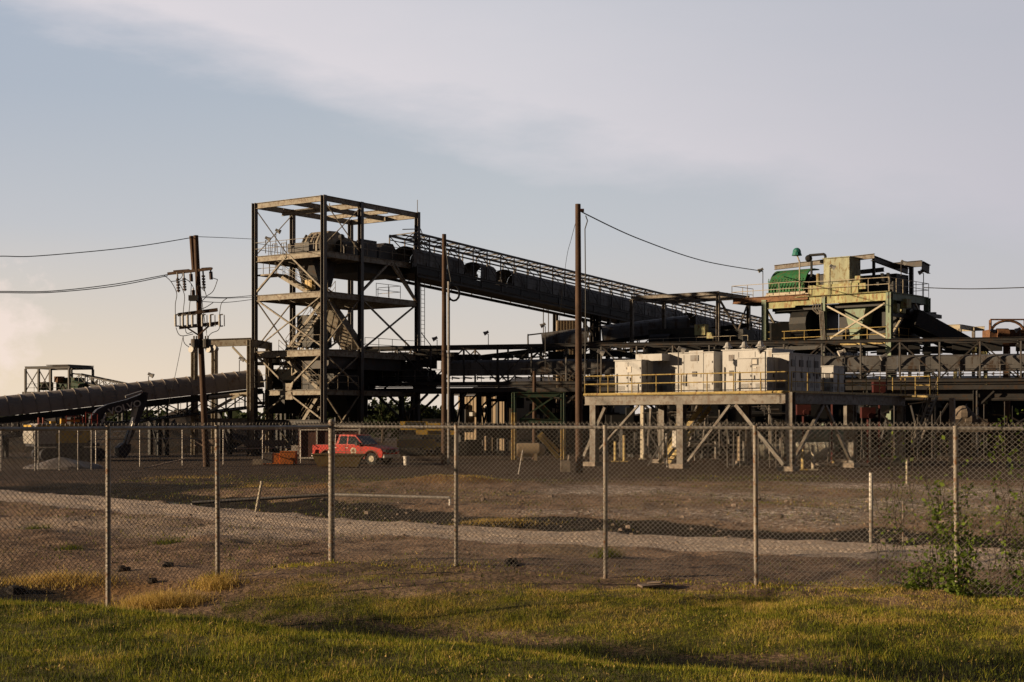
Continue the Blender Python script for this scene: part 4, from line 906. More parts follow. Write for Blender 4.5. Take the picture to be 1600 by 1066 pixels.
hr = MB(); o_ = Pf(0, PD-.6, PZ); rail(hr, [o_, o_-Pf.u*1.9, o_-Pf.u*1.9+Pf.v*1.2], 1.15, .9, .035); hr.box(Pf(-.9, PD, PZ-.1), (2.0, 1.4, .12), Pf.ax()); hr.build('stair_landing', M['yellow'], pf)
stairs(pf, Pf(.6, PD+2.4, .9), Pf(-1.6, PD+.2, PZ-.1), Pf.v, 1.0, M['steel'])
stairs(pf, Pf(10.6, 3.2, .15), Pf(7.6, 3.2, PZ-.8), Pf.v, 1.0, M['yellow'], tm=M['steel'])
t_ = MB()
for i in range(9): q_ = Pf(6.0, 2.5, 0)+V3((.5+.42*i % 3.4, .3*i % 1.7, 0)); t_.tube(q_, q_+Z*random.uniform(2.2, 3.2), .03, 5)
one(t_, 'conduit_pipes', M['steel'], 'upright thin grey pipes under the middle of the electrical platform', 'pipes', Pf(6, 2.5))
# cabinets standing on the platform
def solve(px, v): k = (px-800)/FPX; return (Pf.o.x+v*Pf.v.x-k*(Pf.o.y+v*Pf.v.y))/(k*Pf.u.y-Pf.u.x)
def zat(u, v, py): q_ = Pf(u, v); return CZ+(HOR-py)*q_.y/FPX
def cabinet(px0, px1, v, py, dep, label, name='electrical_cabinet', mat_=None, cap=True, door=True, cat='cabinet'):
    u0, u1 = solve(px1, v), solve(px0, v); zt = zat((u0+u1)/2, v, py); h = zt-PZ-.06
    t = thing(name, label, cat, Pf((u0+u1)/2, v, PZ), 'pale electrical cabinets on the platform')
    b_ = MB(); b_.box(Pf((u0+u1)/2, v+dep/2, PZ+.03+h/2), (u1-u0, dep, h), Pf.ax()); b_.build('cabinet_body', mat_ or M['cab'], t)
    if cap: b_ = MB(); b_.box(Pf((u0+u1)/2, v+dep/2, PZ+h+.05), (u1-u0+.12, dep+.12, .06), Pf.ax()); b_.build('roof_cap', M['cab'], t)
    n = max(1, round((u1-u0)/1.0)); s_ = MB()
    for i in range(1, n): s_.box(Pf(u0+(u1-u0)*i/n, v-.006, PZ+h/2), (.025, .014, h*.93), Pf.ax())
    nd = max(1, round(dep/.8))
    for i in range(1, nd): s_.box(Pf(u0-.006, v+dep*i/nd, PZ+h/2), (.014, .03, h*.93), Pf.ax())
    random.seed(int(px0))
    for i in range(1, n+1):
        uu = u0+(u1-u0)*(i-.5)/n
        for zz in (.25, .5, .78): s_.box(Pf(uu-(u1-u0)/n*.42, v-.012, PZ+h*zz), (.05, .03, .12), Pf.ax())
        s_.box(Pf(uu+(u1-u0)/n*.33, v-.02, PZ+h*.45), (.04, .05, .22), Pf.ax())
        if random.random() < .8:
            for k in range(5): s_.box(Pf(uu, v-.01, PZ+h*.14+k*.055), ((u1-u0)/n*.5, .02, .022), Pf.ax())
    for i in range(nd):
        for k in range(5): s_.box(Pf(u0-.01, v+dep*(i+.5)/nd, PZ+h*.16+k*.055), (.02, dep/nd*.5, .022), Pf.ax())
        s_.box(Pf(u0-.02, v+dep*(i+.85)/nd, PZ+h*.5), (.05, .04, .2), Pf.ax())
    s_.box(Pf((u0+u1)/2, v-.008, PZ+.1), (u1-u0, .02, .03), Pf.ax())
    s_.build('door_hardware', M['cabd'], t)
    c_ = MB(); cu0 = u1-.15; c_.pipe([Pf(cu0, v-.05, PZ+.05), Pf(cu0, v-.05, PZ+h*.6), Pf(cu0, v-.0, PZ+h*.62)], .03, 5); c_.build('conduit', M['galv'], t)
    return t, u0, u1, h
def plate(t, u, v, z, w_, h_, m_, nm='label_plate', t2=None): b_ = MB(); b_.box(Pf(u, v-.012, z), (w_, .03, h_), Pf.ax()); return b_.build(nm, m_, t)
t, a_, b_2, h = cabinet(961, 1002, 1.4, 563, 1.3, 'tall pale cabinet with a small white notice at the left end of the platform')
plate(t, (a_+b_2)/2-.1, 1.4, PZ+1.5, .28, .35, M['white'], 'notice'); plate(t, (a_+b_2)/2+.1, 1.4, PZ+1.6, .1, .03, M['cabd'], 'handle')
b_ = MB(); b_.box(Pf(a_-.1, 2.6, PZ+h+.22), (1.9, 1.1, .42), Pf.ax()); b_.build('cable_box', M['cab'], t)
t, a_, b_2, h = cabinet(1020, 1049, 3.2, 561, 1.2, 'grey cabinet in shade between the left cabinet and the big shed cabinet', mat_=M['cab'])
t, a_, b_2, h = cabinet(1046, 1115, 3.0, 551, 2.6, 'large pale walk-in cabinet with a louvred door in the middle of the platform')
plate(t, a_+1.2, 3.0, PZ+1.35, 1.0, 2.5, M['cab'], 'door'); plate(t, a_+1.3, 2.96, PZ+2.15, .55, .35, M['coverg'], 'louvre'); plate(t, a_+1.3, 2.96, PZ+1.2, .3, .3, M['cabd'], 'meter'); plate(t, a_+2.0, 2.9, PZ+.8, .1, .6, M['cabd'], 'handle')
t, a_, b_2, h = cabinet(1129, 1206, 3.0, 546, 2.6, 'largest pale cabinet with roof vents in the right half of the platform')
plate(t, b_2-.6, 3.0, PZ+2.1, .35, .35, M['coverg'], 'louvre'); plate(t, b_2-.6, 3.0, PZ+1.2, .28, .3, M['cabd'], 'meter')
for k, px in enumerate((1137, 1163, 1188)):
    q_ = Pf(solve(px, 3.6), 3.6, PZ+h+.06); b_ = MB(); b_.tube(q_, q_+Z*.16, .16, 8); b_.tube(q_+Z*.16, q_+Z*.34, .3, 10, .14); b_.ball(q_+Z*.36, .15, 8, 4); b_.build('roof_vent', M['cab'], t)
t, a_, b_2, h = cabinet(1152, 1198, 1.2, 559, 1.7, 'pale cabinet with a small square window at the front of the platform')
f_ = plate(t, a_+.75, 1.2, PZ+1.75, .42, .38, M['cabd'], 'window'); plate(t, a_+.75, 1.18, PZ+1.75, .3, .26, M['white'], 'meter_face'); plate(t, a_+.75, 1.2, PZ+1.42, .2, .08, M['white'], 'notice')
t, a_, b_2, h = cabinet(1208, 1233, 2.6, 552, 3.9, 'long cabinet row turning away at the right corner of the platform')
for i in range(4):
    b_ = MB(); b_.box(Pf(a_-.02, 3.1+i*.95, PZ+1.7), (.05, .45, .4), Pf.ax()); b_.box(Pf(a_-.02, 3.2+i*.95, PZ+1.0), (.05, .2, .3), Pf.ax()); b_.build('meter', M['cabd'] if i % 2 else M['coverg'], t)
t, a_, b_2, h = cabinet(1284, 1302, 10.6, 572, 1.6, 'smaller separate cabinet behind at the right end of the platform')
plate(t, (a_+b_2)/2, 10.6, PZ+1.2, .3, .3, M['cabd'], 'meter')
# ----------------------------------------------------------------- tube covered conveyor on the left
ta = P(-190, 655, 101); tb_ = P(412, 590, 116.5); th = tb_-ta; tdn = th.normalized(); tdh = V3((th.x, th.y, 0)).normalized(); ts_ = V3((-tdh.y, tdh.x, 0))
tc_ = thing('covered_conveyor', 'rising conveyor under a long ribbed round cover at the left of the tower', 'conveyor', (ta.x, ta.y, 0))
cv = MB(); cover(cv, ta-Z*.45, tb_-Z*.45, ts_, 2.2, 1.15, 10, 1.02, True, .35); cv.build('round_cover', M['coverb'], tc_, smooth=True)
truss(tc_, ta-Z*1.2, tb_-Z*1.2, 2.2, 1.15, ts_, 1.6, .18, .1, M['black'])
t_ = MB(); t_.box((ta+tb_)/2+ts_*1.1-Z*1.05, (th.length, 1.9, .35), (tdn, ts_, tdn.cross(ts_))); t_.build('belt', M['black'], tc_)
t_ = MB(); rail(t_, [ta-ts_*.8-Z*2.3, tb_-ts_*.8-Z*2.3], 1.0, 2.4, .022); t_.beam(ta-ts_*.5-Z*2.35, tb_-ts_*.5-Z*2.35, .7, .1); t_.build('walkway', M['steeld'], tc_)
for f in (.12, .3, .49, .70, .72, .9):
    c = ta+th*f; t_ = MB()
    for k in (0, 2.2): t_.beam(V3((c.x, c.y, 0))+ts_*k, V3((c.x, c.y, c.z-2.3))+ts_*k, .28)
    t_.beam(V3((c.x, c.y, .4)), V3((c.x, c.y, c.z-2.4))+ts_*2.2, .12); t_.build('support_leg', M['black'], tc_)
# gantry frame in front of the covered conveyor
Q = Fr(G(391, 113), (-.98, .2, 0), (.2, .98, 0))
ga_ = thing('gantry_frame', 'tan steel gantry with a deep top beam left of the tall tower', 'gantry', Q(0, 0))
for (u, v) in ((0, 0), (4.75, 0), (0, 4), (4.75, 4)):
    t_ = MB(); t_.hbeam(Q(u, v), Q(u, v, 9.15), .4, .4, .04); t_.build('column', M['beamp'], ga_)
t_ = MB(); t_.hbeam(Q(-.1, 0, 9.0), Q(4.9, 0, 8.9), .3, .62); t_.hbeam(Q(4.75, .2, 8.9), Q(4.75, 3.9, 8.9), .3, .6); t_.hbeam(Q(0, .2, 8.9), Q(0, 3.9, 8.9), .3, .6); t_.hbeam(Q(.2, 0, 2.75), Q(4.6, 0, 2.75), .3, .32); t_.build('top_beam', M['beamp'], ga_)
t_ = MB(); t_.beam(Q(.1, 0, 7.2), Q(1.5, 0, 8.6), .14); t_.beam(Q(3.9, 0, 3.2), Q(.9, 0, 4.8), .2); t_.beam(Q(4.6, 0, 2.9), Q(3.6, 0, 4.0), .14); t_.tube(Q(3.6, .3, 4.6), Q(.1, .3, 4.9), .14, 7); t_.build('brace', M['cream'], ga_)
t_ = MB(); t_.beam(Q(4.5, -.3, .95), Q(2.6, -.3, .95), .5, .5); t_.beam(Q(.3, -.3, .95), Q(-3, -.3, .95), .5, .5)
one(t_, 'timber_beams', M['board'], 'brown timber beams lying across blocks behind the second fence post', 'beams', Q(2, -.3))
# far left small transfer tower with its conveyor
FL = Fr((P(108, 600, 190).x, 190, 0), (-.93, .36, 0), (.36, .93, 0))
ft = thing('transfer_tower', 'small distant steel tower with an open canopy at the far left', 'tower', FL(0, 0)); zf = CZ+83/11.7
for (u, v) in ((0, 0), (7.2, 0), (5.0, 0), (3.0, 0), (0, 5), (7.2, 5), (3.6, 5)):
    t_ = MB(); t_.beam(FL(u, v), FL(u, v, zf-.3), .26); t_.build('column', M['steeld'], ft)
t_ = MB(); 
for v in (0, 5): t_.hbeam(FL(-.1, v, zf-.15), FL(7.3, v, zf-.15), .25, .35)
for u in (0, 3.6, 7.2): t_.hbeam(FL(u, .1, zf-.1), FL(u, 4.9, zf-.1), .2, .3)
t_.box(FL(1.8, 2.5, zf+.15), (3.6, 5.4, .12), FL.ax()); t_.box(FL(3.5, 2.5, 6.4), (8.4, 5.2, .3), FL.ax()); t_.build('roof_frame', M['steeld'], ft)
t_ = MB()
for (u0, u1) in ((7.2, 5), (5, 3)): t_.beam(FL(u0, 0, zf-.4), FL(u1, 0, 6.6), .1); t_.beam(FL(u1, 0, zf-.4), FL(u0, 0, 6.6), .1)
t_.beam(FL(7.2, 0, 6), FL(4.6, 0, 3.4), .1); rail(t_, [FL(7.2, -.1, 6.5), FL(-.4, -.1, 6.5)], 1.1, 1.4, .03); t_.build('cross_bracing', M['steeld'], ft)
t_ = MB(); t_.box(FL(1.6, 2.4, 7.5), (3.0, 2.4, 1.9), FL.ax()); t_.box(FL(4.6, 1, 7.3), (1.4, 1.3, 1.1), FL.ax()); t_.tube(FL(.4, 1.4, 7.4), FL(-1.6, 1.4, 7.0), .7, 10); t_.build('drive_machinery', M['dgreen'], ft)
t_ = MB(); t_.box(FL(2.4, 1.0, 8.2), (1.1, .8, .8), FL.ax()); t_.build('guard', M['rust'], ft)
fa, fb_ = FL(.6, 1.5, 9.0), FL(-8.2, .5, 7.5)
fc = thing('belt_conveyor', 'small distant lattice conveyor sloping down from the far left tower', 'conveyor', (fa.x, fa.y, 0))
truss(fc, fa, fb_, 1.8, 1.0, FL.v, 1.1, .15, .08, M['steeld']); t_ = MB(); t_.beam(fa+FL.v*.9-Z*1.1, fb_+FL.v*.9-Z*1.1, 1.6, .3); t_.build('belt', M['black'], fc)
t_ = MB(); t_.beam(V3((fb_.x, fb_.y, 0)), fb_-Z, .25); t_.beam(V3((fa.x-2, fa.y, 0)), fa-Z+FL.u*-4, .25); t_.build('support_leg', M['black'], fc)
# ----------------------------------------------------------------- wooden poles
def wood_pole(base, top, r, label, extra=None):
    base = V3(base); t = thing('utility_pole', label, 'pole', base, 'wooden poles')
    b_ = MB(); b_.tube(base-Z*.2, top, r, 10, r*.72); b_.build('pole_shaft', M['wood'], t, smooth=True); return t
b905 = G(905, 76); t905 = P(903, 319, 76)
t = wood_pole(b905, t905, .21, 'tall brown wooden pole in front of the level gallery left of the cabinets')
b_ = MB(); b_.tube(t905-Z*.35+V3((.1, -.1, 0)), t905-Z*.35+V3((.32, -.1, 0)), .09, 8); b_.build('insulator', M['ins'], t)
b_ = MB(); b_.pipe([P(915, 337, 76.5), P(918, 345, 76.5), P(914, 358, 76.5), P(915, 470, 76.5), P(914, 600, 76.5)], .03, 5); b_.build('hanging_cable', M['cable'], t)
b_ = MB(); b_.box(b905+V3((-.75, -.2, .35)), (.5, .4, .6)); b_.beam(b905+V3((-.6, -.3, .6)), b905+V3((-.55, -.3, .95)), .08)
one(b_, 'concrete_block', M['conc'], 'small pale concrete block at the foot of the tallest wooden pole', 'block', b905+V3((-.75, -.2, 0)))
b694 = G(694, 90.5); t694 = P(694, 366, 90.5)
t = wood_pole(b694, t694, .19, 'wooden pole standing between the tower and the red pickup with a cable coil')
b_ = MB(); b_.tube(V3((P(701, 655, 90).x, 90, 0)), P(701, 440, 90), .085, 8); b_.build('conduit', M['galv'], t)
b_ = MB()
for k in range(3):
    c = P(709, 458, 90); b_.pipe([c+V3((math.cos(a*.524+k)*(.32+.04*k), .05*k, math.sin(a*.524+k)*(.46+.03*k))) for a in range(13)], .03, 5)
b_.pipe([P(696, 385, 90), P(701, 420, 90), P(706, 448, 90)], .03, 5); b_.build('cable_coil', M['cable'], t)
wood_pole(G(835, 100), P(835, 580, 100), .17, 'short cut off wooden pole under the level gallery')
# distribution pole with crossarms
pb0 = G(323, 85); pt0 = P(306, 368, 85)
t = wood_pole(pb0, pt0, .2, 'leaning wooden power pole with crossarms, cut-outs and transformers')
b_ = MB(); b_.tube(P(299, 369, 85.2), P(303, 425, 85.2), .13, 8); b_.build('pole_extension', M['wood'], t)
def Q8(px, py, dy=0): return P(px, py, 85+dy)
b_ = MB(); b_.beam(Q8(262, 428, .25), Q8(331, 420, -.25), .1, .16); b_.beam(Q8(272, 424, .3), Q8(296, 422, .2), .3, .08); b_.beam(Q8(316, 420, .3), Q8(331, 419, .2), .3, .08)
b_.beam(Q8(278, 492, -.2), Q8(340, 484, -.2), .12, .2); b_.beam(Q8(279, 492, .25), Q8(339, 485, .25), .12, .16)
b_.beam(Q8(280, 512, -.2), Q8(342, 505, -.2), .12, .2); b_.beam(Q8(292, 512, -.25), Q8(309, 523, -.2), .09); b_.beam(Q8(328, 508, -.25), Q8(311, 523, -.2), .09)
b_.build('crossarm', M['wood'], t)
for (x0, y0, x1, y1) in ((277, 426, 279, 457), (287, 426, 289, 455), (298, 424, 299, 440), (317, 421, 319, 452), (329, 420, 330, 437), (302, 451, 302, 462)):
    b_ = MB(); a, c = Q8(x0, y0), Q8(x1, y1); b_.tube(a, c, .05, 6)
    for k in range(5): p_ = a.lerp(c, .35+k*.14); b_.tube(p_-Z*.05, p_+Z*.05, .11, 8)
    b_.build('insulator', M['ins'], t)
for x0 in (274, 285.5, 293, 300.5, 316, 328.5, 343):
    b_ = MB(); a, c = Q8(x0, 492, -.3), Q8(x0+.3, 510, -.3); b_.tube(a, c, .075, 6); b_.beam(a, a+V3((.2, 0, .02)), .07); b_.beam(c, c+V3((.2, 0, .02)), .07); b_.beam(a+V3((.28, 0, 0)), c+V3((.28, 0, 0)), .04); b_.build('cutout_switch', M['alu'], t)
for (x0, y0) in ((305, 536), (323, 536)):
    b_ = MB(); b_.tube(Q8(x0, y0+7, -.3), Q8(x0, y0-6, -.3), .26, 12); b_.tube(Q8(x0-2, y0-6, -.3), Q8(x0-2, y0-11, -.3), .05, 6); b_.tube(Q8(x0+2, y0-6, -.3), Q8(x0+2, y0-11, -.3), .05, 6); b_.build('transformer', M['steeld'], t)
for (x0, y0) in ((300, 547), (327, 547), (335, 545)):
    b_ = MB(); b_.tube(Q8(x0-2, y0-1, -.5), Q8(x0+4, y0+1, -.2), .2, 10, .14); b_.build('lamp_head', M['alu'], t)
b_ = MB(); b_.box(Q8(303, 466, -.2), (.55, .5, .32)); b_.beam(Q8(296, 538, -.2), Q8(338, 541, -.2), .1); b_.build('mounting_box', M['steeld'], t)
def crv(pts, n=8):       # smooth polyline (Catmull-Rom)
    P_ = [V3(p) for p in pts]; P_ = [P_[0]]+P_+[P_[-1]]; out = []
    for i in range(1, len(P_)-2):
        a, b, c, d = P_[i-1:i+3]
        for k in range(n):
            s = k/n; out.append(.5*((2*b)+(c-a)*s+(2*a-5*b+4*c-d)*s*s+(3*b-a-3*c+d)*s**3))
    return out+[P_[-2]]
b_ = MB()
for pts in ([(256, 430), (267, 440), (276, 458), (274, 475), (274, 492)], [(267, 440), (279, 438), (285, 431), (284, 427)], [(279, 440), (288, 460), (287, 480), (286, 491)],
            [(279, 440), (291, 437), (299, 444), (303, 452)], [(340, 437), (333, 455), (322, 463)], [(331, 434), (340, 437)], [(319, 452), (322, 463), (316, 470)], [(311, 445), (320, 455), (316, 440)],
            [(355, 466), (346, 474), (343, 492)], [(333, 473), (322, 480), (312, 484)], [(275, 512), (279, 522), (286, 525), (302, 522)], [(344, 507), (341, 516), (330, 521), (323, 530)], [(289, 512), (292, 521), (300, 519)],
            [(286, 525), (288, 536), (296, 543)], [(315, 465), (318, 490), (323, 520)], [(299, 444), (297, 470), (295, 490)]):
    b_.pipe(crv([Q8(x, y, -.3) for x, y in pts], 5), .022, 4)
b_.build('jumper_wires', M['cable'], t)
# overhead wires
def wire(pts, label, r=.025, n=14, name='overhead_wire'):
    b_ = MB(); pp = crv(pts, n); b_.pipe(pp, r, 5)
    return one(b_, name, M['cable'], label, 'wire', pp[0], 'overhead wires')
wire([P(-60, 403, 72), P(0, 400.5, 74), P(60, 400, 76), P(200, 387, 81), P(302, 371, 85)], 'top wire from the left edge to the tip of the power pole')
wire([P(-60, 457, 74), P(0, 455.5, 76), P(80, 455, 78), P(180, 444, 82), P(262, 429, 85)], 'upper of the two wires from the left edge to the power pole crossarm')
wire([P(-60, 458, 73.4), P(0, 457.5, 75.4), P(80, 457, 77.4), P(180, 447, 81.4), P(262, 431, 84.5)], 'lower of the two wires from the left edge to the power pole crossarm')
wire([P(308, 370, 85), P(350, 371.5, 96), P(402, 374, 113)], 'thin wire from the top of the power pole to the tall tower', .02)
for k, (y0, y1, y2) in enumerate(((463, 465, 461), (465, 466, 464), (471, 472.5, 467))):
    wire([P(312, y0, 85), P(355, y1, 95), P(402, y2, 113)], ('upper', 'middle', 'lowest')[k]+' wire running from the power pole below its insulators to the tower', .022)
wire([P(906, 328, 76), P(920, 337, 77), P(1000, 374, 86), P(1100, 408, 99), P(1192, 424, 117)], 'long sagging cable from the tallest wooden pole to the green tower', .035)
wire([P(1443, 449.5, 112), P(1520, 451.5, 104), P(1640, 448, 96)], 'cable leaving the green tower towards the right edge', .035)
wire([P(903, 335, 76), P(893, 372, 79), P(884, 412, 85), P(872, 520, 92)], 'thin guy wire slanting from the tallest wooden pole down to the left', .014)
wire([P(286, 526, 85), P(276, 576, 86), P(263, 636, 90)], 'thin guy wire from the power pole down over the covered conveyor', .016)
wire([P(322, 520, 85), P(333, 555, 88), P(338, 580, 95)], 'thin guy wire on the right of the power pole', .014)
# ----------------------------------------------------------------- floodlights
def fl(px, py0, py1, Y, side, label, **k):
    top = P(px, py1, Y); bot = P(px, py0, Y); floodlight(bot, top.z-bot.z, 0 if side > 0 else math.pi, label, **k)
fl(232, 602, 588, 109, 1, 'floodlight standing on the round conveyor cover left of the power pole')
fl(374, 585, 563, 112, 1, 'floodlight on the round conveyor cover right of the power pole')
fl(415, 396, 375, 113, 1, 'floodlight at the left corner of the tower top deck')
fl(431, 393, 363, 116, 1, 'floodlight on a taller pole behind the tower top deck rail')
fl(683, 560, 531, 117, -1, 'floodlight above the level gallery beside the cable coil pole')
fl(763, 545, 522, 119, -1, 'floodlight above the level gallery halfway between the two tall poles')
fl(852, 580, 510, 112, -1, 'tall floodlight on the level gallery left of the tallest wooden pole')
fl(1408, 462, 412, 112, 1, 'left of the two floodlights on the right rail of the green tower')
fl(1443, 468, 427, 115, -1, 'right of the two floodlights on the right rail of the green tower')
fl(1192, 465, 424, 118, -1, 'lamp pole at the left rail of the green tower where the cable ends')
fl(1297, 466, 419, 109, 1, 'floodlight in front of the cream housing on the green tower')
fl(1464, 540, 504, 121, -1, 'floodlight right of the green tower in front of the distant canopy')
fl(1548, 533, 519, 118, 1, 'small floodlight left of the distant rusty machine')
fl(1594, 533, 517, 118, -1, 'small floodlight at the right edge above the level gallery')
fl(1060, 614, 549, 83, 1, 'floodlight on the platform handrail in front of the shed cabinet')
fl(934, 616, 553, 87, 1, 'floodlight at the left end of the platform handrail')
fl(1196, 612, 549, 78.4, -1, 'floodlight on the platform handrail in front of the windowed cabinet')
fl(1320, 614, 553, 85, -1, 'pale floodlight at the right side of the platform', m1=M['white'])
fl(1385, 616, 560, 90, -1, 'dark floodlight near the stair at the right end of the platform')
# ----------------------------------------------------------------- background masses and buildings
def heap(cx, cy, rx, ry, h, label, mt='coal', name='coal_heap', cat='heap', n=44, kind=None, rough=.12, grp=None):
    b_ = MB(); vs = []; fs = []; nr = 12
    for j in range(nr+1):
        for i in range(n):
            a = 2*math.pi*i/n; r = j/nr; x = cx+math.cos(a)*rx*r*(1+.12*math.sin(3*a+cx)); y = cy+math.sin(a)*ry*r
            z = h*(1-r)**.8*(1+rough*2.4*noise.noise(V3((x*.25, y*.25, cx)))) + (h*rough*noise.noise(V3((x*.9, y*.9, 1))) if 0 < j < nr else 0)
            vs.append((x, y, max(z, -.05) if j < nr else -.1))
    for j in range(nr):
        for i in range(n): fs.append((j*n+i, j*n+(i+1) % n, (j+1)*n+(i+1) % n, (j+1)*n+i))
    b_.add(vs, fs); return one(b_, name, M[mt], label, cat, (cx, cy, 0), grp)
heap(P(285, 660, 128).x, 128, 14, 9, 3.6, 'long dark brown coal heap behind the excavator and power pole')
heap(P(90, 660, 132).x, 132, 16, 9, 3.4, 'dark coal heap behind the covered conveyor at the far left')
heap(P(1010, 660, 150).x, 150, 22, 10, 3.2, 'coal heap behind the electrical platform')
heap(P(1450, 660, 140).x, 140, 26, 10, 3.6, 'black coal heap behind the right hand end of the level gallery')
b_ = MB()
h0 = G(100, 82); heap(h0.x, 82, 2.3, 1.4, .75, 'small grey gravel heap in front of the excavator', 'exg', 'gravel_heap', n=24)
# dark sheds behind the galleries
def shed(px0, px1, Y0, Y1, zt, dep, label, mt, roofm='roof', pitch=.35, rise=.8, name='industrial_shed', win=()):
    a = P(px0, 655, Y0); b = P(px1, 655, Y1); d = V3((b.x-a.x, b.y-a.y, 0)); L = d.length; d.normalize(); nrm = V3((-d.y, d.x, 0)); a = V3((a.x, a.y, 0)); b = V3((b.x, b.y, 0))
    t = thing(name, label, 'shed', a)
    w_ = MB(); n = int(L/pitch); w_.box((a+b)/2+nrm*dep/2+Z*zt/2, (L, dep, zt), (d, nrm, Z))
    for i in range(n): w_.box(a+d*((i+.5)*pitch)-nrm*.02+Z*zt/2, (pitch*.45, .06, zt-.02), (d, nrm, Z))
    w_.build('wall', M[mt], t)
    r_ = MB(); r_.prism([(-.4, 0), (dep/2, rise), (dep+.4, 0), (dep+.4, .12), (dep/2, rise+.14), (-.4, .12)], a-d*.3+Z*(zt+.004), nrm, Z, d*(L+.6)); r_.build('roof', M[roofm], t)
    for (s, z, w1, h1) in win:
        f_ = MB(); f_.box(a+d*s-nrm*.07+Z*z, (w1, .1, h1), (d, nrm, Z)); f_ = f_.build('window', M['white'], t)
        g_ = MB(); g_.box(a+d*s-nrm*.11+Z*z, (w1*.75, .06, h1*.75), (d, nrm, Z)); g_.build('window_pane', M['glass'], f_)
    return t, a, d, nrm
t, a, d, nrm = shed(716, 797, 131, 128, 5.0, 8, 'tan ribbed metal building with a small white framed window under the gallery', 'tan', win=((3.25, 3.75, .6, .75),), rise=.9)
b_ = MB(); b_.box(a+d*.75-nrm*.3+Z*2.9, (.9, .6, 1.7), (d, nrm, Z)); b_.box(a+d*.8-nrm*.3+Z*4.0, (.5, .5, .5), (d, nrm, Z)); b_.build('wall_cabinet', M['steeld'], t)
b_ = MB(); b_.box(a+d*1.8-nrm*.35+Z*3.3, (.35, .5, .35), (d, nrm, Z)); b_.box(a+d*2.6-nrm*.3+Z*3.75, (.3, .4, .4), (d, nrm, Z)); b_.build('air_unit', M['cab'], t)
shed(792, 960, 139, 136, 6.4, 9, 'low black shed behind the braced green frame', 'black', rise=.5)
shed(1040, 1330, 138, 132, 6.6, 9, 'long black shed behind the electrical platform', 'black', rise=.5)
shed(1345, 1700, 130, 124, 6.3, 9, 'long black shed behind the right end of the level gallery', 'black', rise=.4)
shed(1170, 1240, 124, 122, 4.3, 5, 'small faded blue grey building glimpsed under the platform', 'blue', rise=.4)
# dark interior equipment inside / below the galleries
def clutter(px0, px1, py0, py1, Y, n, label, cat='equipment', name='conveyor_machinery', mt='black', legs=True):
    b_ = MB(); random.seed(int(px0))
    for i in range(n):
        x = random.uniform(px0, px1); y = random.uniform(py0, py1); c = P(x, y, Y+random.uniform(0, 5)); b_.box(c, (random.uniform(.5, 2.2), random.uniform(.6, 2), random.uniform(.5, 1.8)))
        if random.random() < .55 and legs: b_.beam(V3((c.x, c.y, 0)), c, random.uniform(.12, .3))
        if random.random() < .3: b_.beam(c, c+V3((random.uniform(-2, 2), 0, random.uniform(-2.5, 1))), .14)
        if random.random() < .4: b_.tube(c-V3((1.5, 0, .4)), c+V3((1.5, 0, -.4)), random.uniform(.08, .25), 7)
    return one(b_, name, M[mt], label, cat, P((px0+px1)/2, 655, Y)-Z*CZ)
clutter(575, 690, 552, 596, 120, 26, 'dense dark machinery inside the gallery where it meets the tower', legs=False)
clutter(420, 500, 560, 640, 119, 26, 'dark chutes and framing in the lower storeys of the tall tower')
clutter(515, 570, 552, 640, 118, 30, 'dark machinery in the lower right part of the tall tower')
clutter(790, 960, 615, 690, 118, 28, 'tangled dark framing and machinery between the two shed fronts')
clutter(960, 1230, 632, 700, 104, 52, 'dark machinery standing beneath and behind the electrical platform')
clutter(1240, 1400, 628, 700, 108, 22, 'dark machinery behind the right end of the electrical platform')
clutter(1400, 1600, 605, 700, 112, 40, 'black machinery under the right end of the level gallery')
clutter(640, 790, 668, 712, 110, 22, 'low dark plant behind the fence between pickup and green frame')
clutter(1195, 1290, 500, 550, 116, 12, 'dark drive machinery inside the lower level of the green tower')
b_ = MB(); random.seed(33)
for i in range(70):
    px = random.uniform(960, 1225); Y = random.uniform(92, 100); y0, y1 = random.uniform(632, 700), random.uniform(632, 715); a = P(px, y0, Y)
    if random.random() < .45: b_.tube(a, V3((a.x, a.y, random.uniform(0, 1))), random.uniform(.03, .07), 5)
    elif random.random() < .5: b_.tube(a, a+V3((random.uniform(1, 4), 0, 0)), random.uniform(.03, .08), 5)
    else: b_.beam(a, P(px+random.uniform(-30, 30), y1, Y), random.uniform(.06, .14))
one(b_, 'pipework', M['steel'], 'tangle of thin grey pipes and struts behind the platform legs', 'pipes', P(1090, 655, 96)-Z*CZ)
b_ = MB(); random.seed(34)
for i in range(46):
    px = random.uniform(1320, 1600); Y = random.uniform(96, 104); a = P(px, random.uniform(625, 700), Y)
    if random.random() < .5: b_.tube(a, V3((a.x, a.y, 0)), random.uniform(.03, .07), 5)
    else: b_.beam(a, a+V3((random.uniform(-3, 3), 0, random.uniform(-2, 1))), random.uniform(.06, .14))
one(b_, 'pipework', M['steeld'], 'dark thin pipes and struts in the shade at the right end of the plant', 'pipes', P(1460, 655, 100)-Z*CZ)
b_ = MB(); random.seed(5)
for i in range(10):
    c = G(655+random.uniform(-22, 40), 99); b_.box(c+Z*random.uniform(.8, 2.5), (random.uniform(.8, 2.2), .5, random.uniform(.25, .6)))
one(b_, 'stacked_beams', M['exy'], 'dusty ochre steel sections stacked right of the red pickup', 'beams', G(660, 99))
b_ = MB()
for px in (1505, 1512): b_.ball(P(px, 648 if px == 1505 else 655, 100), .65, 9, 7)
b_.box(P(1513, 665, 100), (2.4, 1, .9)); one(b_, 'grey_bags', M['stone'], 'pale grey sacks dumped in the dark under the right end of the gallery', 'sacks', G(1509, 100))
t_ = thing('marker_post', 'pale square post with a crossbar in the dark behind the right hand vine', 'post', G(1488, 84))
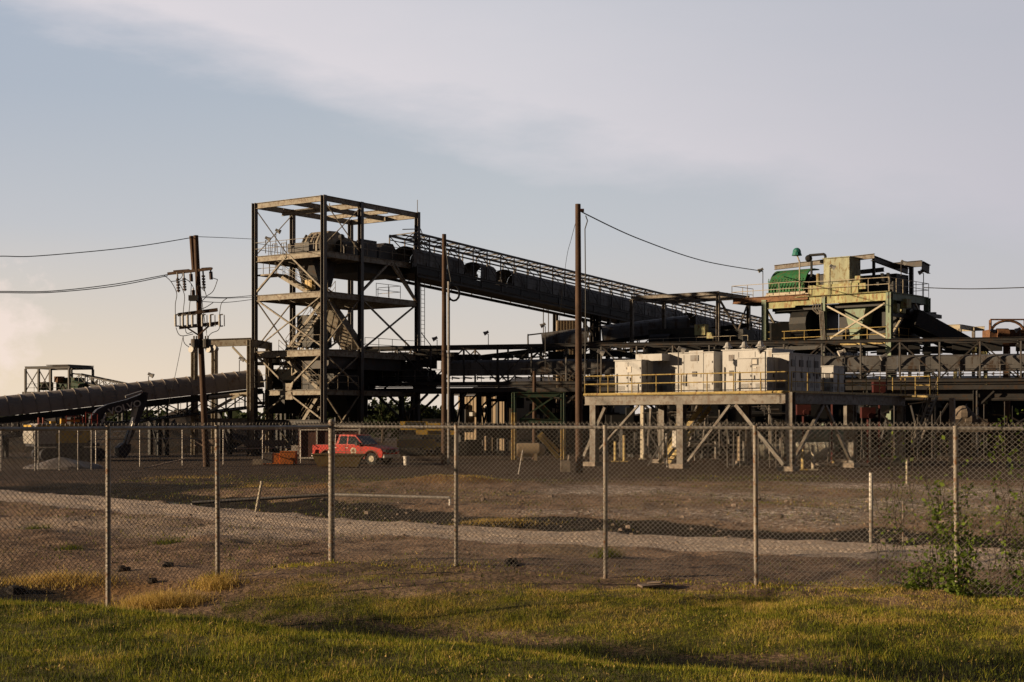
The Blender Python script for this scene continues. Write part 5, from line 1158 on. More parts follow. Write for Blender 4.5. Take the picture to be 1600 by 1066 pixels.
b_ = MB(); b_.beam(G(1488, 84), P(1488, 622, 84), .28); b_.build('post_shaft', M['conc'], t_); b_ = MB(); b_.beam(P(1465, 712, 83.8), P(1488, 712, 83.8), .14); b_.build('crossbar', M['cream'], t_)
# braced green frame with yellow feet
Y0 = 96; gx = lambda px, py, dy=0: P(px, py, Y0+dy)
t = thing('braced_frame', 'dark green braced steel frame with yellow painted feet left of the tallest pole', 'frame', G(842, Y0))
for px in (803, 880):
    for dy in (0, 4):
        b_ = MB(); zt = gx(px, 614).z; q_ = gx(px, 614, dy); q_.z = zt; f0 = V3((q_.x, q_.y, .1)); b_.hbeam(V3((q_.x, q_.y, 3.3 if px == 803 else 2.2)), q_, .24, .24); c_ = b_.build('column', M['dgreen'], t)
        b_ = MB(); b_.hbeam(f0, V3((q_.x, q_.y, 3.3 if px == 803 else 2.2)), .26, .26); b_.build('yellow_foot', M['yellow'], c_)
b_ = MB(); b_.hbeam(gx(800, 617), gx(884, 617), .2, .35); b_.hbeam(gx(812, 657), gx(880, 659), .2, .3); b_.beam(gx(812, 656), gx(878, 612), .1); b_.hbeam(gx(823, 612, 1), gx(872, 662, 1), .25, .4); b_.build('frame_beams', M['dgreen'], t)
b_ = MB(); b_.hbeam(gx(841, 680, -.5), gx(873, 716, -.5), .22, .26); b_.hbeam(gx(845, 676, .6), gx(874, 706, .6), .18, .2); b_.build('yellow_stringer', M['yellow'], t)
b_ = MB(); b_.tube(gx(810, 703, 2), gx(842, 703, 2), .48, 14); b_.ball(gx(842, 703, 2), .46, 12, 8); b_.ball(gx(810, 703, 2), .46, 12, 8)
for px in (815, 837): b_.box(gx(px, 715, 2), (.2, .8, .6))
one(b_, 'storage_tank', M['tan'], 'small tan horizontal tank on feet inside the green frame', 'tank', G(826, 98), smooth=True)
b_ = MB(); b_.tube(G(810, 74), P(817, 703, 74), .035, 6); one(b_, 'leaning_rod', M['galv'], 'thin leaning grey rod in front of the small tan tank', 'rod', G(810, 74))
# pale tanks and things under the platform
def htank(px0, px1, py, r, Y, label, mt='tank'):
    b_ = MB(); a, c = P(px0, py, Y), P(px1, py, Y); b_.tube(a, c, r, 16); n = 3
    for i in range(n): b_.box(a.lerp(c, (i+.5)/n)-Z*(r*.9+.1), (.3, r*1.6, a.z-r*.9+.1 if False else .5))
    for i in range(5): b_.tube(a.lerp(c, i/4)-V3((.03, 0, 0)), a.lerp(c, i/4)+V3((.03, 0, 0)), r*1.03, 16)
    return one(b_, 'storage_tank', M[mt], label, 'tank', V3(((a.x+c.x)/2, Y, 0)), smooth=True)
htank(1182, 1222, 706, .62, 100, 'pale tank seen through the fence between the platform brace and the middle column')
htank(1246, 1300, 707, .72, 100, 'long pale tank lying on the ground right of the platform corner column')
htank(1240, 1318, 684, .8, 108, 'grey green tank standing behind the long pale tank', 'pgreen')
for k, (px, y0, y1, mt, nm) in enumerate(((1154, 682, 722, 'tan', 'column'), (1146, 708, 727, 'white', 'pipe stub'), (1055, 673, 700, 'white', 'plate'), (1004, 632, 707, 'cream', 'column'), (1118, 690, 712, 'steel', 'post'), (1270, 695, 735, 'cream', 'pipe'), (1254, 700, 735, 'yellow', 'pipe'), (1302, 712, 728, 'yellow', 'bollard'), (1329, 712, 730, 'yellow', 'bollard'), (961, 690, 722, 'yellow', 'post'), (975, 680, 722, 'yellow', 'post'))):
    Y = CZ*FPX/(max(y1, 718)-HOR) if nm != 'plate' else 84
    b_ = MB(); a = P(px, y0, Y); zb = 0 if nm != 'plate' else P(px, y1, Y).z; b_.beam(V3((a.x, Y, zb)), a, {'column': .24, 'plate': .26}.get(nm, .14)); b_.box(V3((a.x, Y, zb+.04)), (.5, .4, .08))
    where = ('right of the tall pole brace', 'beside the tan column', 'near the platform left column', 'behind the yellow stair', 'in the middle of the machinery', 'nearest the middle platform column', 'paired beside the cream pipe', 'left of the little stair', 'right of the little stair', 'at the far left of the yellow stair', 'beside the yellow stair foot')[k]
    one(b_, nm.replace(' ', '_'), M[mt], {'tan': 'tan', 'white': 'white', 'cream': 'cream', 'steel': 'grey', 'yellow': 'yellow'}[mt]+' '+nm+' under the electrical platform '+where, nm.split()[0], (a.x, Y, 0))
q_ = G(1316, 86); t = thing('portable_steps', 'small steel stair with yellow posts under the right end of the platform', 'stair', q_)
stairs(t, q_+V3((-.9, 0, .1)), q_+V3((-.2, 2.4, 1.8)), (1, 0, 0), 1.5, M['steel'], rl=False); b_ = MB(); b_.box(q_+Z*.1, (3.0, 1.2, .12)); b_.build('base_plate', M['steel'], t)
b_ = MB(); q_ = G(1028, 84)
for (x0, x1) in ((-.6, .55), (.55, -.5)): b_.beam(q_+V3((x0, 0, .1)), q_+V3((x1, 0, 2.0)), .07)
b_.beam(q_+V3((.55, .1, 0)), q_+V3((.5, .1, 2)), .07); one(b_, 'trestle', M['galv'], 'crossed pale rods of a small trestle under the platform', 'trestle', q_)
for (px, py, l) in ((1300, 601, 'red hose cabinet behind the platform rail near the small cabinet'), (1374, 605, 'dark red valve block behind the landing rail of the platform'), (1356, 645, 'dark red box low beneath the right end of the platform'), (1255, 640, 'red brown box hanging under the right side of the platform')):
    c = P(px, py, 93); b_ = MB(); b_.box(c, (.9, .5, .7)); b_.tube(c+V3((.1, -.3, -.2)), c+V3((.1, -.5, -.2)), .2, 8); b_.beam(V3((c.x, c.y, 0)), c-Z*.3, .12); one(b_, 'valve_box', M['dred'], l, 'valve box', V3((c.x, c.y, 0)))
# distant shelters right
SH = Fr((P(1500, 512, 128).x, 128, 0), (-.82, .57, 0), (.57, .82, 0)); zs = CZ+145/17.4
t = thing('canopy_frame', 'distant steel canopy frame right of the green tower', 'frame', SH(0, 0))
for (u, v) in ((0, 0), (6, 0), (0, 4), (6, 4)): b_ = MB(); b_.beam(SH(u, v), SH(u, v, zs-.2), .26); b_.build('column', M['steel'], t)
b_ = MB()
for v in (0, 4): b_.hbeam(SH(-1 if v else 0, v, zs), SH(6, v, zs), .2, .4)
for u in (0, 6): b_.hbeam(SH(u, .1, zs), SH(u, 3.9, zs), .2, .4)
b_.beam(SH(.2, 0, zs-2.6), SH(4.2, 0, zs-.3), .12); b_.beam(SH(5.6, 0, zs-3), SH(3.4, 0, zs-.3), .12); b_.build('roof_frame', M['cream'], t)
b_ = MB(); c = P(1573, 525, 124); b_.box(c-Z*.2, (3.6, 2, 1.4)); aa = c+V3((-.3, -1.1, .3)); b_.beam(aa+V3((-1.5, 0, 1.05)), aa+V3((1.5, 0, 1.05)), .2, .12); b_.beam(aa+V3((-1.5, 0, 0)), aa+V3((-1.5, 0, 1)), .2, .2); b_.beam(aa+V3((1.5, 0, 0)), aa+V3((1.5, 0, 1)), .2, .2); b_.pipe([aa+V3((1.4*math.cos(R(a)), 0, .95*math.sin(R(a)))) for a in range(0, 181, 20)], .12, 6); b_.tube(c+V3((-1.2, -.9, .1)), c+V3((-.2, -.9, .1)), .5, 12)
b_.beam(c+V3((-1, 0, -.4)), c+V3((-3.4, 0, -.6)), .8, .5); b_.beam(V3((c.x, c.y, 0)), c, .5)
one(b_, 'crusher_head', M['rust'], 'distant rusty arched machine on the skyline near the right edge', 'machine', V3((c.x, c.y, 0)))
b_ = MB(); a = P(1493, 548, 126); c = P(1540, 548, 126)
for i in range(9): p_ = a.lerp(c, i/8); b_.box(p_+Z*random.uniform(-.5, .4), (.4, .4, random.uniform(.4, 1)))
b_.beam(a, c, .3, .5); b_.beam(V3((a.x, a.y, 0)), a, .3); b_.beam(V3((c.x, c.y, 0)), c, .3)
one(b_, 'lit_machinery', M['olive'], 'sunlit yellowish machinery glimpsed through the level gallery at right', 'machinery', V3((a.x, a.y, 0)))
# ----------------------------------------------------------------- excavator
E0 = G(100, 97); ex = thing('excavator', 'crawler excavator with its dark boom raised in front of the coal heap at left', 'excavator', E0)
F = V3((.84, .54, 0)).normalized(); S = V3((-F.y, F.x, 0))
def E(f, s, z): return E0+F*f+S*s+Z*z
for s in (-1.25, .75):
    tk = MB(); n = 24; pts = []
    for i in range(n):
        a = 2*math.pi*i/n; x = math.cos(a); pts.append((x*.42+(1.75 if x > 0 else -1.75), .45+.42*math.sin(a)))
    tk.prism(pts, E(0.3, s, 0), F, Z, S*.55); trk = tk.build('track', M['exd'], ex)
    tk = MB()
    for i in range(7): tk.tube(E(-1.3+i*.55, s-.03, .3), E(-1.3+i*.55, s+.58, .3), .17, 10)
    tk.build('track_roller', M['rubber'], trk)
b_ = MB(); b_.tube(E(.3, 0, .8), E(.3, 0, 1.05), .8, 14); b_.box(E(-.1, 0, 1.12), (4.3, 2.6, .22), (F, S, Z)); b_.build('turntable', M['exd'], ex)
b_ = MB(); b_.prism([(-.9, 1.24), (1.2, 1.24), (1.5, 1.6), (1.5, 2.15), (.9, 2.5), (-.9, 2.5)], E(0, -1.35, 0), F, Z, S*2.6); b_.build('engine_housing', M['exy'], ex)
b_ = MB(); cw = [(-2.35, 1.2), (-.92, 1.2), (-.92, 2.55), (-2.0, 2.55), (-2.3, 2.3), (-2.42, 1.8)]; b_.prism(cw, E(0, -1.38, 0), F, Z, S*2.7); cwo = b_.build('counterweight', M['cwp'], ex)
b_ = MB(); b_.box(E(-1.75, -1.395, 2.35), (.9, .03, .22), (F, S, Z)); b_.box(E(-2.36, 0, 2.35)-F*.03, (.1, 2.0, .22), (F, S, Z)); b_.build('yellow_stripe', M['exy'], cwo)
b_ = MB(); b_.box(E(1.3, .85, 2.1), (1.5, .95, 1.7), (F, S, Z)); cbo = b_.build('cab', M['exd'], ex)
b_ = MB(); b_.box(E(1.35, .36, 2.35), (1.1, .03, .8), (F, S, Z)); b_.box(E(2.06, .85, 2.3), (.03, .8, 1.0), (F, S, Z)); b_.build('cab_window', M['glass'], cbo)
b_ = MB()
rail(b_, [E(-.2, -1.3, 2.5), E(.9, -1.3, 2.5)], .55, .5, .03); rail(b_, [E(1.1, -1.3, 2.4), E(1.9, -1.3, 2.3)], .9, .4, .035); b_.tube(E(-2.0, -1.2, 2.5), E(-2, -1.2, 2.95), .06); b_.tube(E(-1.7, -1.2, 2.5), E(-1.7, -1.2, 2.95), .06)
b_.build('guard_rail', M['redp'], ex)
b_ = MB(); b_.box(E(.3, -.6, 2.75), (1.1, .3, .15), (F, S, Z)); b_.box(E(-.3, -.8, 2.7), (.3, .3, .35), (F, S, Z)); b_.box(E(-1.0, -.9, 2.6), (.35, .4, .2), (F, S, Z)); b_.build('engine_top', M['exy'], ex)
# boom through image points on the plane s = -.3
def EP(px, py):
    k = (px-800)/FPX; bx, by = E0.x+S.x*-.3, E0.y+S.y*-.3; f = (k*by-bx)/(F.x-k*F.y); q_ = E(f, -.3, 0); return V3((q_.x, q_.y, CZ-(py-HOR)*q_.y/FPX))
def plate2(mb, px_pts, th=.5):
    P_ = [EP(*p) for p in px_pts]; n = len(P_); A_ = P_; B_ = [p+S*th for p in P_]
    mb.add(A_+B_, [tuple(range(n))[::-1], tuple(range(n, 2*n))]+[(i, (i+1) % n, n+(i+1) % n, n+i) for i in range(n)])
b_ = MB(); plate2(b_, [(138, 668), (142, 652), (152, 640), (168, 632), (200, 624), (226, 614), (230, 622), (216, 634), (190, 645), (170, 650), (158, 656), (153, 668)]); bo = b_.build('boom', M['exd'], ex)
b_ = MB(); plate2(b_, [(163, 646), (180, 642), (178, 650), (164, 652)], -.03); b_.build('boom_stripe', M['olive'], bo)
b_ = MB(); plate2(b_, [(215, 620), (224, 612), (232, 614), (229, 632), (214, 668), (200, 698), (193, 696), (206, 660), (214, 638)], .4); sk = b_.build('stick', M['exd'], ex)
b_ = MB(); plate2(b_, [(185, 700), (194, 692), (205, 694), (204, 706), (196, 716), (186, 712)], 1.0); b_.build('bucket', M['exd'], sk)
b_ = MB(); b_.tube(EP(157, 664)-S*.2, EP(164, 646)-S*.2, .07, 8); b_.tube(EP(196, 620), EP(222, 612), .09, 8); b_.tube(EP(210, 650)-S*.15, EP(197, 694)-S*.15, .08, 8); b_.build('hydraulic_ram', M['chrome'], bo)
b_ = MB(); b_.beam(EP(211, 636)-S*.1, EP(207, 652)-S*.1, .3, .25); b_.build('ram_cylinder', M['cream'], bo)
def text(s, size, origin, ax, ay, m_, name, parent=None, th=.01):
    cu_ = bpy.data.curves.new('t', 'FONT'); cu_.body = s; cu_.size = 1; cu_.align_x = 'CENTER'; cu_.align_y = 'CENTER'; cu_.extrude = .01; cu_.offset = .02
    ob = bpy.data.objects.new('t', cu_); COL.objects.link(ob); dg = bpy.context.evaluated_depsgraph_get(); me_ = bpy.data.meshes.new_from_object(ob.evaluated_get(dg))
    bpy.data.objects.remove(ob); ax = V3(ax); ay = V3(ay); nn = ax.cross(ay); mb = MB()
    mb.add([V3(origin)+ax*v.co.x*size*1.15+ay*v.co.y*size+nn*v.co.z*th*50 for v in me_.vertices], [tuple(p.vertices) for p in me_.polygons]); bpy.data.meshes.remove(me_)
    return mb.build(name, m_, parent)
ba = (EP(207, 633)-EP(183, 640)).normalized(); text('VOLVO', .62, EP(195, 637)-S*.05, ba, ba.cross(S) if ba.cross(S).z > 0 else -ba.cross(S), M['white'], 'boom_lettering', bo)
text('VOLVO', .42, E(-1.62, -1.41, 1.95), F, Z, M['white'], 'counterweight_lettering', cwo)
# ----------------------------------------------------------------- red pickup
TR0 = G(557, 90); hd_ = V3((.885, -.465, 0)).normalized(); sdv = V3((-hd_.y, hd_.x, 0))   # sdv = its left side (away from camera)
tr = thing('pickup_truck', 'red pickup truck with a pale round emblem on its door behind the corner post', 'pickup truck', TR0)
def TP(f, s, z): return TR0+hd_*f+sdv*s+Z*z
def arc(cx, cz, r, a0, a1, n=8): return [(cx+r*math.cos(R(a0+(a1-a0)*i/n)), cz+r*math.sin(R(a0+(a1-a0)*i/n))) for i in range(n+1)]
WF, WB, Wd = 1.75, -1.6, .97
bp = [(-2.7, .62), (-2.68, 1.22)]+[(-.95, 1.24), (.95, 1.20), (2.0, 1.10), (2.45, 1.0), (2.58, .8), (2.55, .48)]+arc(WF, .42, .46, 5, 175)+[(WF-.52, .38), (WB+.52, .38)]+arc(WB, .42, .46, 5, 175)+[(-2.2, .42)]
b_ = MB(); b_.prism(bp, TP(0, -Wd, 0), hd_, Z, sdv*Wd*2); bd = b_.build('body', M['red'], tr)
b_ = MB(); v1 = [(-.95, 1.22), (1.15, 1.22), (.42, 1.86), (-.75, 1.88)]
A_ = [TP(f, -Wd+(.06 if z < 1.5 else .2), z) for f, z in v1]; B_ = [TP(f, Wd-(.06 if z < 1.5 else .2), z) for f, z in v1]
b_.add(A_+B_, [(3, 2, 1, 0), (4, 5, 6, 7), (0, 1, 5, 4), (1, 2, 6, 5), (2, 3, 7, 6), (3, 0, 4, 7)]); cab_ = b_.build('cab_roof', M['red'], tr)
def gl(pts4, off, mb):
    mb.add([TP(f, s-off, z) for f, s, z in pts4], [tuple(range(len(pts4)))])
b_ = MB(); lerp = lambda z: -Wd+.06+(z-1.22)/.64*.14
b_.prism([(0, 0), (1, 0), (1, 1), (0, 1)], TP(0, 0, 0), hd_*0.001, Z*.001, sdv*.001)
gl([(-.05, lerp(1.28), 1.28), (.98, lerp(1.28), 1.28), (.42, lerp(1.76), 1.76), (-.05, lerp(1.78), 1.78)], .012, b_)
gl([(-.75, lerp(1.28), 1.28), (-.15, lerp(1.28), 1.28), (-.15, lerp(1.78), 1.78), (-.65, lerp(1.78), 1.78)], .012, b_)
b_.build('side_window', M['glass'], cab_)
b_ = MB(); wz = lambda z: 1.15-(z-1.22)/.64*.73+.012
b_.add([TP(wz(1.27), -Wd+.15, 1.27), TP(wz(1.27), Wd-.15, 1.27), TP(wz(1.80), Wd-.25, 1.80), TP(wz(1.80), -Wd+.25, 1.80)], [(0, 1, 2, 3)]); b_.build('windscreen', M['glass'], cab_)
b_ = MB(); b_.box(TP(-1.85, 0, 1.235), (1.55, 1.6, .02), (hd_, sdv, Z)); b_.build('load_bed', M['black'], tr)
for f in (WF, WB):
    for s in (-Wd+.02, Wd-.26):
        b_ = MB(); b_.tube(TP(f, s, .38), TP(f, s+.24, .38), .38, 18); wh = b_.build('wheel', M['rubber'], tr); b_ = MB(); b_.tube(TP(f, s-.02, .38), TP(f, s+.02, .38), .2, 12); b_.build('rim', M['cream'], wh)
b_ = MB(); b_.box(TP(2.6, 0, .55), (.14, 1.85, .2), (hd_, sdv, Z)); b_.box(TP(-2.76, 0, .58), (.14, 1.8, .18), (hd_, sdv, Z)); b_.build('bumper', M['chrome'], tr)
b_ = MB(); b_.box(TP(2.56, 0, .84), (.05, 1.1, .2), (hd_, sdv, Z)); b_.build('grille', M['black'], tr)
for s in (-.72, .72): b_ = MB(); b_.box(TP(2.53, s, .86), (.08, .3, .18), (hd_, sdv, Z)); b_.build('headlight', M['chrome'], tr)
b_ = MB(); b_.box(TP(.78, -Wd-.14, 1.32), (.16, .22, .2), (hd_, sdv, Z)); b_.build('mirror', M['black'], tr)
b_ = MB(); b_.box(TP(-.16, -Wd-.003, .85), (.02, .012, .75), (hd_, sdv, Z)); b_.box(TP(.98, -Wd-.003, .82), (.02, .012, .7), (hd_, sdv, Z)); b_.box(TP(-.97, -Wd-.003, .85), (.02, .012, .75), (hd_, sdv, Z)); b_.build('door_seam', M['black'], bd)
b_ = MB(); b_.tube(TP(.42, -Wd-.004, .86), TP(.42, -Wd-.012, .86), .22, 16); em = b_.build('door_emblem', M['cream'], bd)
b_ = MB(); b_.tube(TP(.42, -Wd-.012, .88), TP(.42, -Wd-.018, .88), .11, 6); b_.box(TP(.42, -Wd-.014, .72), (.22, .006, .05), (hd_, sdv, Z)); b_.build('emblem_mark', M['rust'], em)
for s in (-.86, .86): b_ = MB(); b_.box(TP(-2.71, s, 1.0), (.03, .16, .3), (hd_, sdv, Z)); b_.build('tail_light', M['tlight'], tr)
b_ = MB(); b_.box(TP(.06, -Wd-.006, .47), (2.2, .014, .1), (hd_, sdv, Z)); b_.box(TP(.06, -Wd-.006, .80), (3.0, .016, .035), (hd_, sdv, Z)); b_.box(TP(-2.3, -Wd-.006, .52), (.5, .014, .16), (hd_, sdv, Z)); b_.build('sill_dust', M['dust'], bd)
b_ = MB()
for f in (-.02, .9 -1.78): b_.box(TP(f-.05, -Wd-.02, 1.05), (.16, .03, .035), (hd_, sdv, Z))
b_.build('door_handle', M['chrome'], bd)
b_ = MB(); b_.pipe([TP(WF+.5*math.cos(R(a)), -Wd-.01, .42+.5*math.sin(R(a))) for a in range(0, 181, 20)], .03, 5); b_.pipe([TP(WB+.5*math.cos(R(a)), -Wd-.01, .42+.5*math.sin(R(a))) for a in range(0, 181, 20)], .03, 5); b_.build('wheel_arch_trim', M['dust'], bd)
b_ = MB(); b_.pipe([TP(-1.1, -.75, 1.24), TP(-1.1, -.7, 1.85), TP(-1.1, .7, 1.85), TP(-1.1, .75, 1.24)], .03, 6); b_.build('rack_bar', M['white'], tr)
# shelter with white frame behind the pickup
Sh = Fr(G(466, 97), (1, -.05, 0), (.05, 1, 0)); wS = 4.3; zS = 2.2
t = thing('site_shelter', 'maroon site shelter with white door frames behind the red pickup', 'shelter', Sh(0, 0))
b_ = MB(); b_.box(Sh(wS/2, 1.2, zS/2+.15), (wS, 2.2, zS), Sh.ax()); b_.build('wall', M['darkred'], t)
for u in (.12, 1.28, 2.45, 3.4, 4.2):
    if u != 3.4: b_ = MB(); b_.box(Sh(u, .05, zS/2+.15), (.1, .12, zS), Sh.ax()); b_.build('frame_post', M['white'], t)
b_ = MB(); b_.box(Sh(wS/2, .0, zS+.22), (wS+.1, .2, .09), Sh.ax()); b_.box(Sh(wS/2, .04, zS-.08), (wS, .14, .08), Sh.ax()); b_.box(Sh(.7, .04, .2), (1.3, .14, .1), Sh.ax()); b_.build('frame_rail', M['white'], t)
b_ = MB(); b_.box(Sh(wS/2, 1.2, zS+.32), (wS+.3, 2.6, .1), Sh.ax()); b_.build('roof', M['roof'], t)
q_ = G(461, 90); b_ = MB(); b_.box(P(461, 703, 90), (.46, .12, .55)); b_.beam(q_, P(461, 708, 90), .08); c_ = one(b_, 'notice_board', M['white'], 'small cream notice board on a post left of the maroon shelter', 'notice board', q_)
q_ = G(451, 89); b_ = MB(); b_.box(q_+Z*.42, (.95, .8, .75)); b_.box(q_+Z*.82, (1.0, .85, .06)); b_.box(q_+V3((-.9, .1, .38)), (.85, .8, .65)); one(b_, 'orange_crate', M['orange'], 'bright orange steel crate on the ground left of the maroon shelter', 'crate', q_)
q_ = G(419, 88); b_ = MB(); b_.box(q_+Z*.42, (.6, .6, .6)); b_.box(q_+Z*.75, (.66, .66, .06)); one(b_, 'equipment_box', M['exg'], 'brown box left of the orange crate', 'box', q_)
q_ = G(404, 89); b_ = MB(); b_.box(q_+Z*.2, (.65, .5, .26)); b_.box(q_+Z*.04, (.7, .55, .06)); one(b_, 'pale_block', M['conc'], 'low pale block left of the brown box', 'block', q_)
for k, (px, Y, w_) in enumerate(((508, 84, 1.6), (538, 83.5, 2.2))):
    q_ = G(px, Y); b_ = MB(); b_.prism([(-w_/2+.35, .05), (w_/2-.35, .05), (w_/2, .78), (-w_/2, .78)], q_, V3((1, 0, 0)), Z, V3((0, 1.4, 0))); b_.box(q_+V3((0, -.02, .76)), (w_+.06, .06, .08)); b_.box(q_+V3((0, 1.42, .76)), (w_+.06, .06, .08))
    one(b_, 'skip_bin', M['oliveb'], ('olive brown skip bin left of the corner post', 'darker olive skip bin right of the corner post below the pickup door')[k], 'skip bin', q_, 'olive skip bins in front of the pickup')
q_ = G(635, 88); b_ = MB(); b_.tube(q_, q_+Z*.5, .17, 12, .19); b_.tube(q_+Z*.5, q_+Z*.56, .22, 12); one(b_, 'plastic_bucket', M['white'], 'white bucket with a rim standing on the dark ground right of the pickup', 'bucket', q_)
# ----------------------------------------------------------------- low yard fence on the left
fa = G(-20, 78); fb = G(150, 80); t = thing('yard_fence', 'low wire yard fence in front of the excavator at the far left', 'fence', fa)
for px in (2, 55, 60, 93, 122, 143):
    q_ = G(px, 79); b_ = MB(); b_.tube(q_, V3((q_.x, q_.y, 2.25)), .04, 6); b_.build('fence_post', M['galv'], t)
a_, b_2 = G(-20, 79), G(143, 79); b_ = MB(); b_.tube(a_+Z*2.2, b_2+Z*2.2, .025, 5); b_.build('top_rail', M['galv'], t)
b_ = MB(); chain_link(b_, V3((a_.x, a_.y, 0)), V3((b_2.x, b_2.y, 0)), 2.15, .16, .004); b_.build('chain_link_mesh', M['wire'], t)
a_, b_2 = G(150, 84), G(470, 92); t = thing('yard_fence', 'low yard fence with thin rails between the excavator and the maroon shelter', 'fence', a_)
dd = (b_2-a_); dd.z = 0; LL = dd.length; dd.normalize()
for i in range(6):
    q_ = a_+dd*LL*i/5; b_ = MB(); b_.tube(q_, q_+Z*2.2, .04, 6); b_.build('fence_post', M['galv'], t)
b_ = MB(); b_.tube(a_+Z*1.65, a_+dd*LL*.62+Z*1.65, .03, 5); b_.tube(a_+dd*LL*.66+Z*2.2, b_2+Z*2.2, .03, 5); b_.tube(a_+dd*LL*.66+Z*1.0, b_2+Z*1.0, .03, 5); b_.build('rails', M['galv'], t)
b_ = MB(); q_ = G(230, 80); b_.beam(G(225, 80)+Z*.1, G(290, 84)+Z*.5, .12, .06); one(b_, 'loose_plank', M['board'], 'pale plank leaning on the ground behind the second fence post', 'plank', q_)
b_ = MB(); q_ = G(244, 84); b_.beam(q_, q_+V3((.9, .2, 2.1)), .07); one(b_, 'leaning_stake', M['cream'], 'yellowish leaning stake just left of the second fence post', 'stake', q_)
# ----------------------------------------------------------------- posts, pipes and debris behind the fence
def post(px, Y, zt, r, label, mt='galvr', lean=0, top=None):
    q_ = G(px, Y); b_ = MB(); b_.tube(q_-Z*.1, V3((q_.x+lean, q_.y, zt)), r, 8); t = thing('old_post', label, 'post', q_, 'old posts standing behind the fence'); b_.build('post_shaft', M[mt], t)
    if top: b_ = MB(); b_.tube(V3((q_.x+lean*.5, q_.y, (zt+q_.z)*.55)), V3((q_.x+lean, q_.y, zt+.01)), r*1.12, 8); b_.build('painted_top', M['white'], t)
post(1361, 35.5, 1.5, .045, 'white topped rusty post standing in the ditch right of the platform', top=True)
post(1411, 34.0, .9, .02, 'thin rusty stake at the track edge left of the vine')
post(1417, 62, 1.1, .05, 'short pale post in front of the dark plant at right', 'cream')
post(399, 43.5, .95, .045, 'pale leaning stake beside the long grey pipe', 'cream', .2)
b_ = MB(); p0, p1, p2 = P(300, 786, 48), P(520, 773, 48.5), P(703, 778, 47); b_.pipe([p0, p1, p2], .055, 8)
for p in (p0, p1, p2): b_.beam(V3((p.x, p.y, -.1)), p-Z*.02, .06)
one(b_, 'long_pipe', M['galv'], 'long grey pipe lying on low stakes behind the corner post', 'pipe', p1)
for k, (px, Y, l) in enumerate(((800, 30.8, 1.2), (905, 31.5, .9), (640, 33, .8), (1230, 66, 2), (950, 55, 1.4))):
    pass
b_ = MB(); q_ = G(1018, 25.0-.4); b_.box(q_+Z*.05, (.42, .3, .03), (V3((.97, .2, .06)), V3((-.2, .97, 0)), V3((-.06, 0, 1)))); b_.box(q_+V3((.08, .1, .09)), (.25, .2, .02), (V3((.9, -.4, .1)), V3((.4, .9, 0)), Z)); one(b_, 'broken_board', M['board'], 'flat broken piece of board lying on the grass in front of the fence', 'board', q_)
def clod(px, Y, r, label, mt='stone', n=5):
    q_ = G(px, Y); b_ = MB(); random.seed(int(px*7))
    b_.ball(q_+Z*r*.2, r, 9, 7, .6, .3)
    one(b_, 'soil_clod', M[mt], label, 'clod', q_, 'lumps of dark soil near the fence')
for a in ((800, 27.4, .15, 'dark lump of soil right of the post beside the corner'), (193, 27, .13, 'dark soil clod behind the first fence post'), (262, 27.3, .12, 'dark soil clod between the first and second fence posts'), (238, 25.4, .10, 'small clod right of the first fence post base'), (23, 24.6, .16, 'dark lump in the dry grass at the left edge'), (806, 27.2, .08, 'small dark lump touching the larger one'), (1045+350, 24, .06, 'small stone on the bank left of the vine')):
    clod(*a, mt='coal' if a[2] > .07 else 'stone')
# gravel stones as one scattered mass
b_ = MB(); random.seed(11); cnt = 0
while cnt < 1300:
    px = random.uniform(-20, 1620); Y = random.uniform(27.5, 58); q_ = V3(((px-800)/FPX*Y, Y, 0)); rdv = float(road_d(np.array([q_.x]), np.array([q_.y]))[0])
    if not (abs(rdv) < 2 or (4.6 < rdv < 18 and px > 500) or (px < 500 and Y < 45)): continue
    if abs(rdv) < 2 and random.random() < .5: continue
    if float(vn(np.array([q_.x]), np.array([q_.y]), .7)[0]) < random.uniform(-.25, .3): continue
    r = min(.11, random.gammavariate(2, .012)+.008)*(1.3 if rdv > 4 else .7); q_.z = gz1(q_.x, q_.y)+r*.3; b_.ball(q_, r, 5, 3, .6, .3); cnt += 1
tag(b_.build('scattered_stones', M['board']), 'scattered pale stones over the track and the far ditch bank', 'stones', kind='stuff')
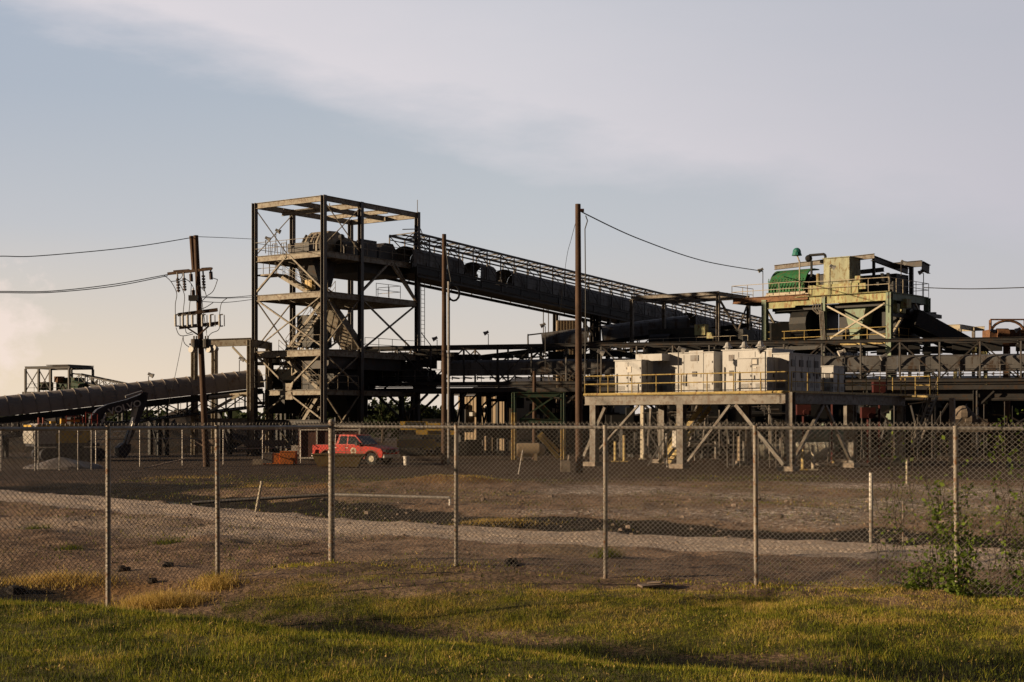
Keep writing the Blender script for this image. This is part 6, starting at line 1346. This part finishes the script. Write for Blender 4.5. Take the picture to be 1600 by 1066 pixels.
# ----------------------------------------------------------------- trees
def tree(x, Y, h, rw, n, label, lo=.3):
    t = thing('tree', label, 'tree', (x, Y, 0), 'dark trees beyond the plant'); b_ = MB(); b_.tube((x, Y, -.1), (x+.1, Y, h*.6), .22, 7, .1); pts = []
    for i in range(9):
        a = random.uniform(0, 6.28); e = V3((x+math.cos(a)*rw*.6, Y+math.sin(a)*rw*.6, h*random.uniform(.5, .9))); b_.tube((x, Y, h*random.uniform(.2, .5)), e, .09, 5, .03)
    b_.build('trunk', M['bark'], t)
    cl_ = np.random.randn(22, 3)*np.array([rw*.42, rw*.42, h*.17])+np.array([x, Y, h*.6]); ix = np.random.randint(0, 22, n)
    c = cl_[ix]+np.random.randn(n, 3)*np.array([rw*.2, rw*.2, h*.08]); c[:, 2] = np.clip(c[:, 2], h*lo*.4, h)
    po = leaves(c, .42); ti = np.clip(np.random.rand(n), 0, 1); o = tri_mesh('crown', po, np.concatenate([ti, ti]), LEAFD, (x, Y, 0)); o.location = (0, 0, 0); o.parent = t
for k, (px, Y, h, rw) in enumerate(((535, 175, 6.2, 3.0), (572, 178, 4.9, 3.4), (598, 172, 5.6, 3.6), (622, 180, 5.2, 3.2), (648, 176, 4.4, 3), (672, 182, 4.6, 3), (556, 190, 4.6, 3), (700, 185, 4.5, 3.2))):
    tree((px-800)/FPX*Y, Y, h, rw, 1300, ('tallest dark tree behind the right legs of the tall tower', 'low bushy tree seen between the tower and the gallery support', 'rounded tree in the gap below the gallery', 'bushy tree right of the rounded tree in the gap', 'low tree behind the first gallery support legs', 'small tree just left of the cable coil pole', 'low tree farthest back behind the tower leg', 'low tree at the left end of the tan building')[k])
# distant treeline on the horizon
xx = np.random.uniform(-700, 700, 26000); yy = np.random.uniform(560, 640, 26000); hh_ = 5+4*vn(xx, yy, .02)+3*vn(xx, yy, .08); zz_ = np.random.rand(26000)*np.clip(hh_, 1.5, 12)
po = leaves(np.stack([xx, yy, zz_], -1), 2.4); ti = np.random.rand(26000)
tag(tri_mesh('distant_treeline', po, np.concatenate([ti, ti]), LEAFD), 'far off low dark treeline along the horizon', 'treeline', kind='stuff')
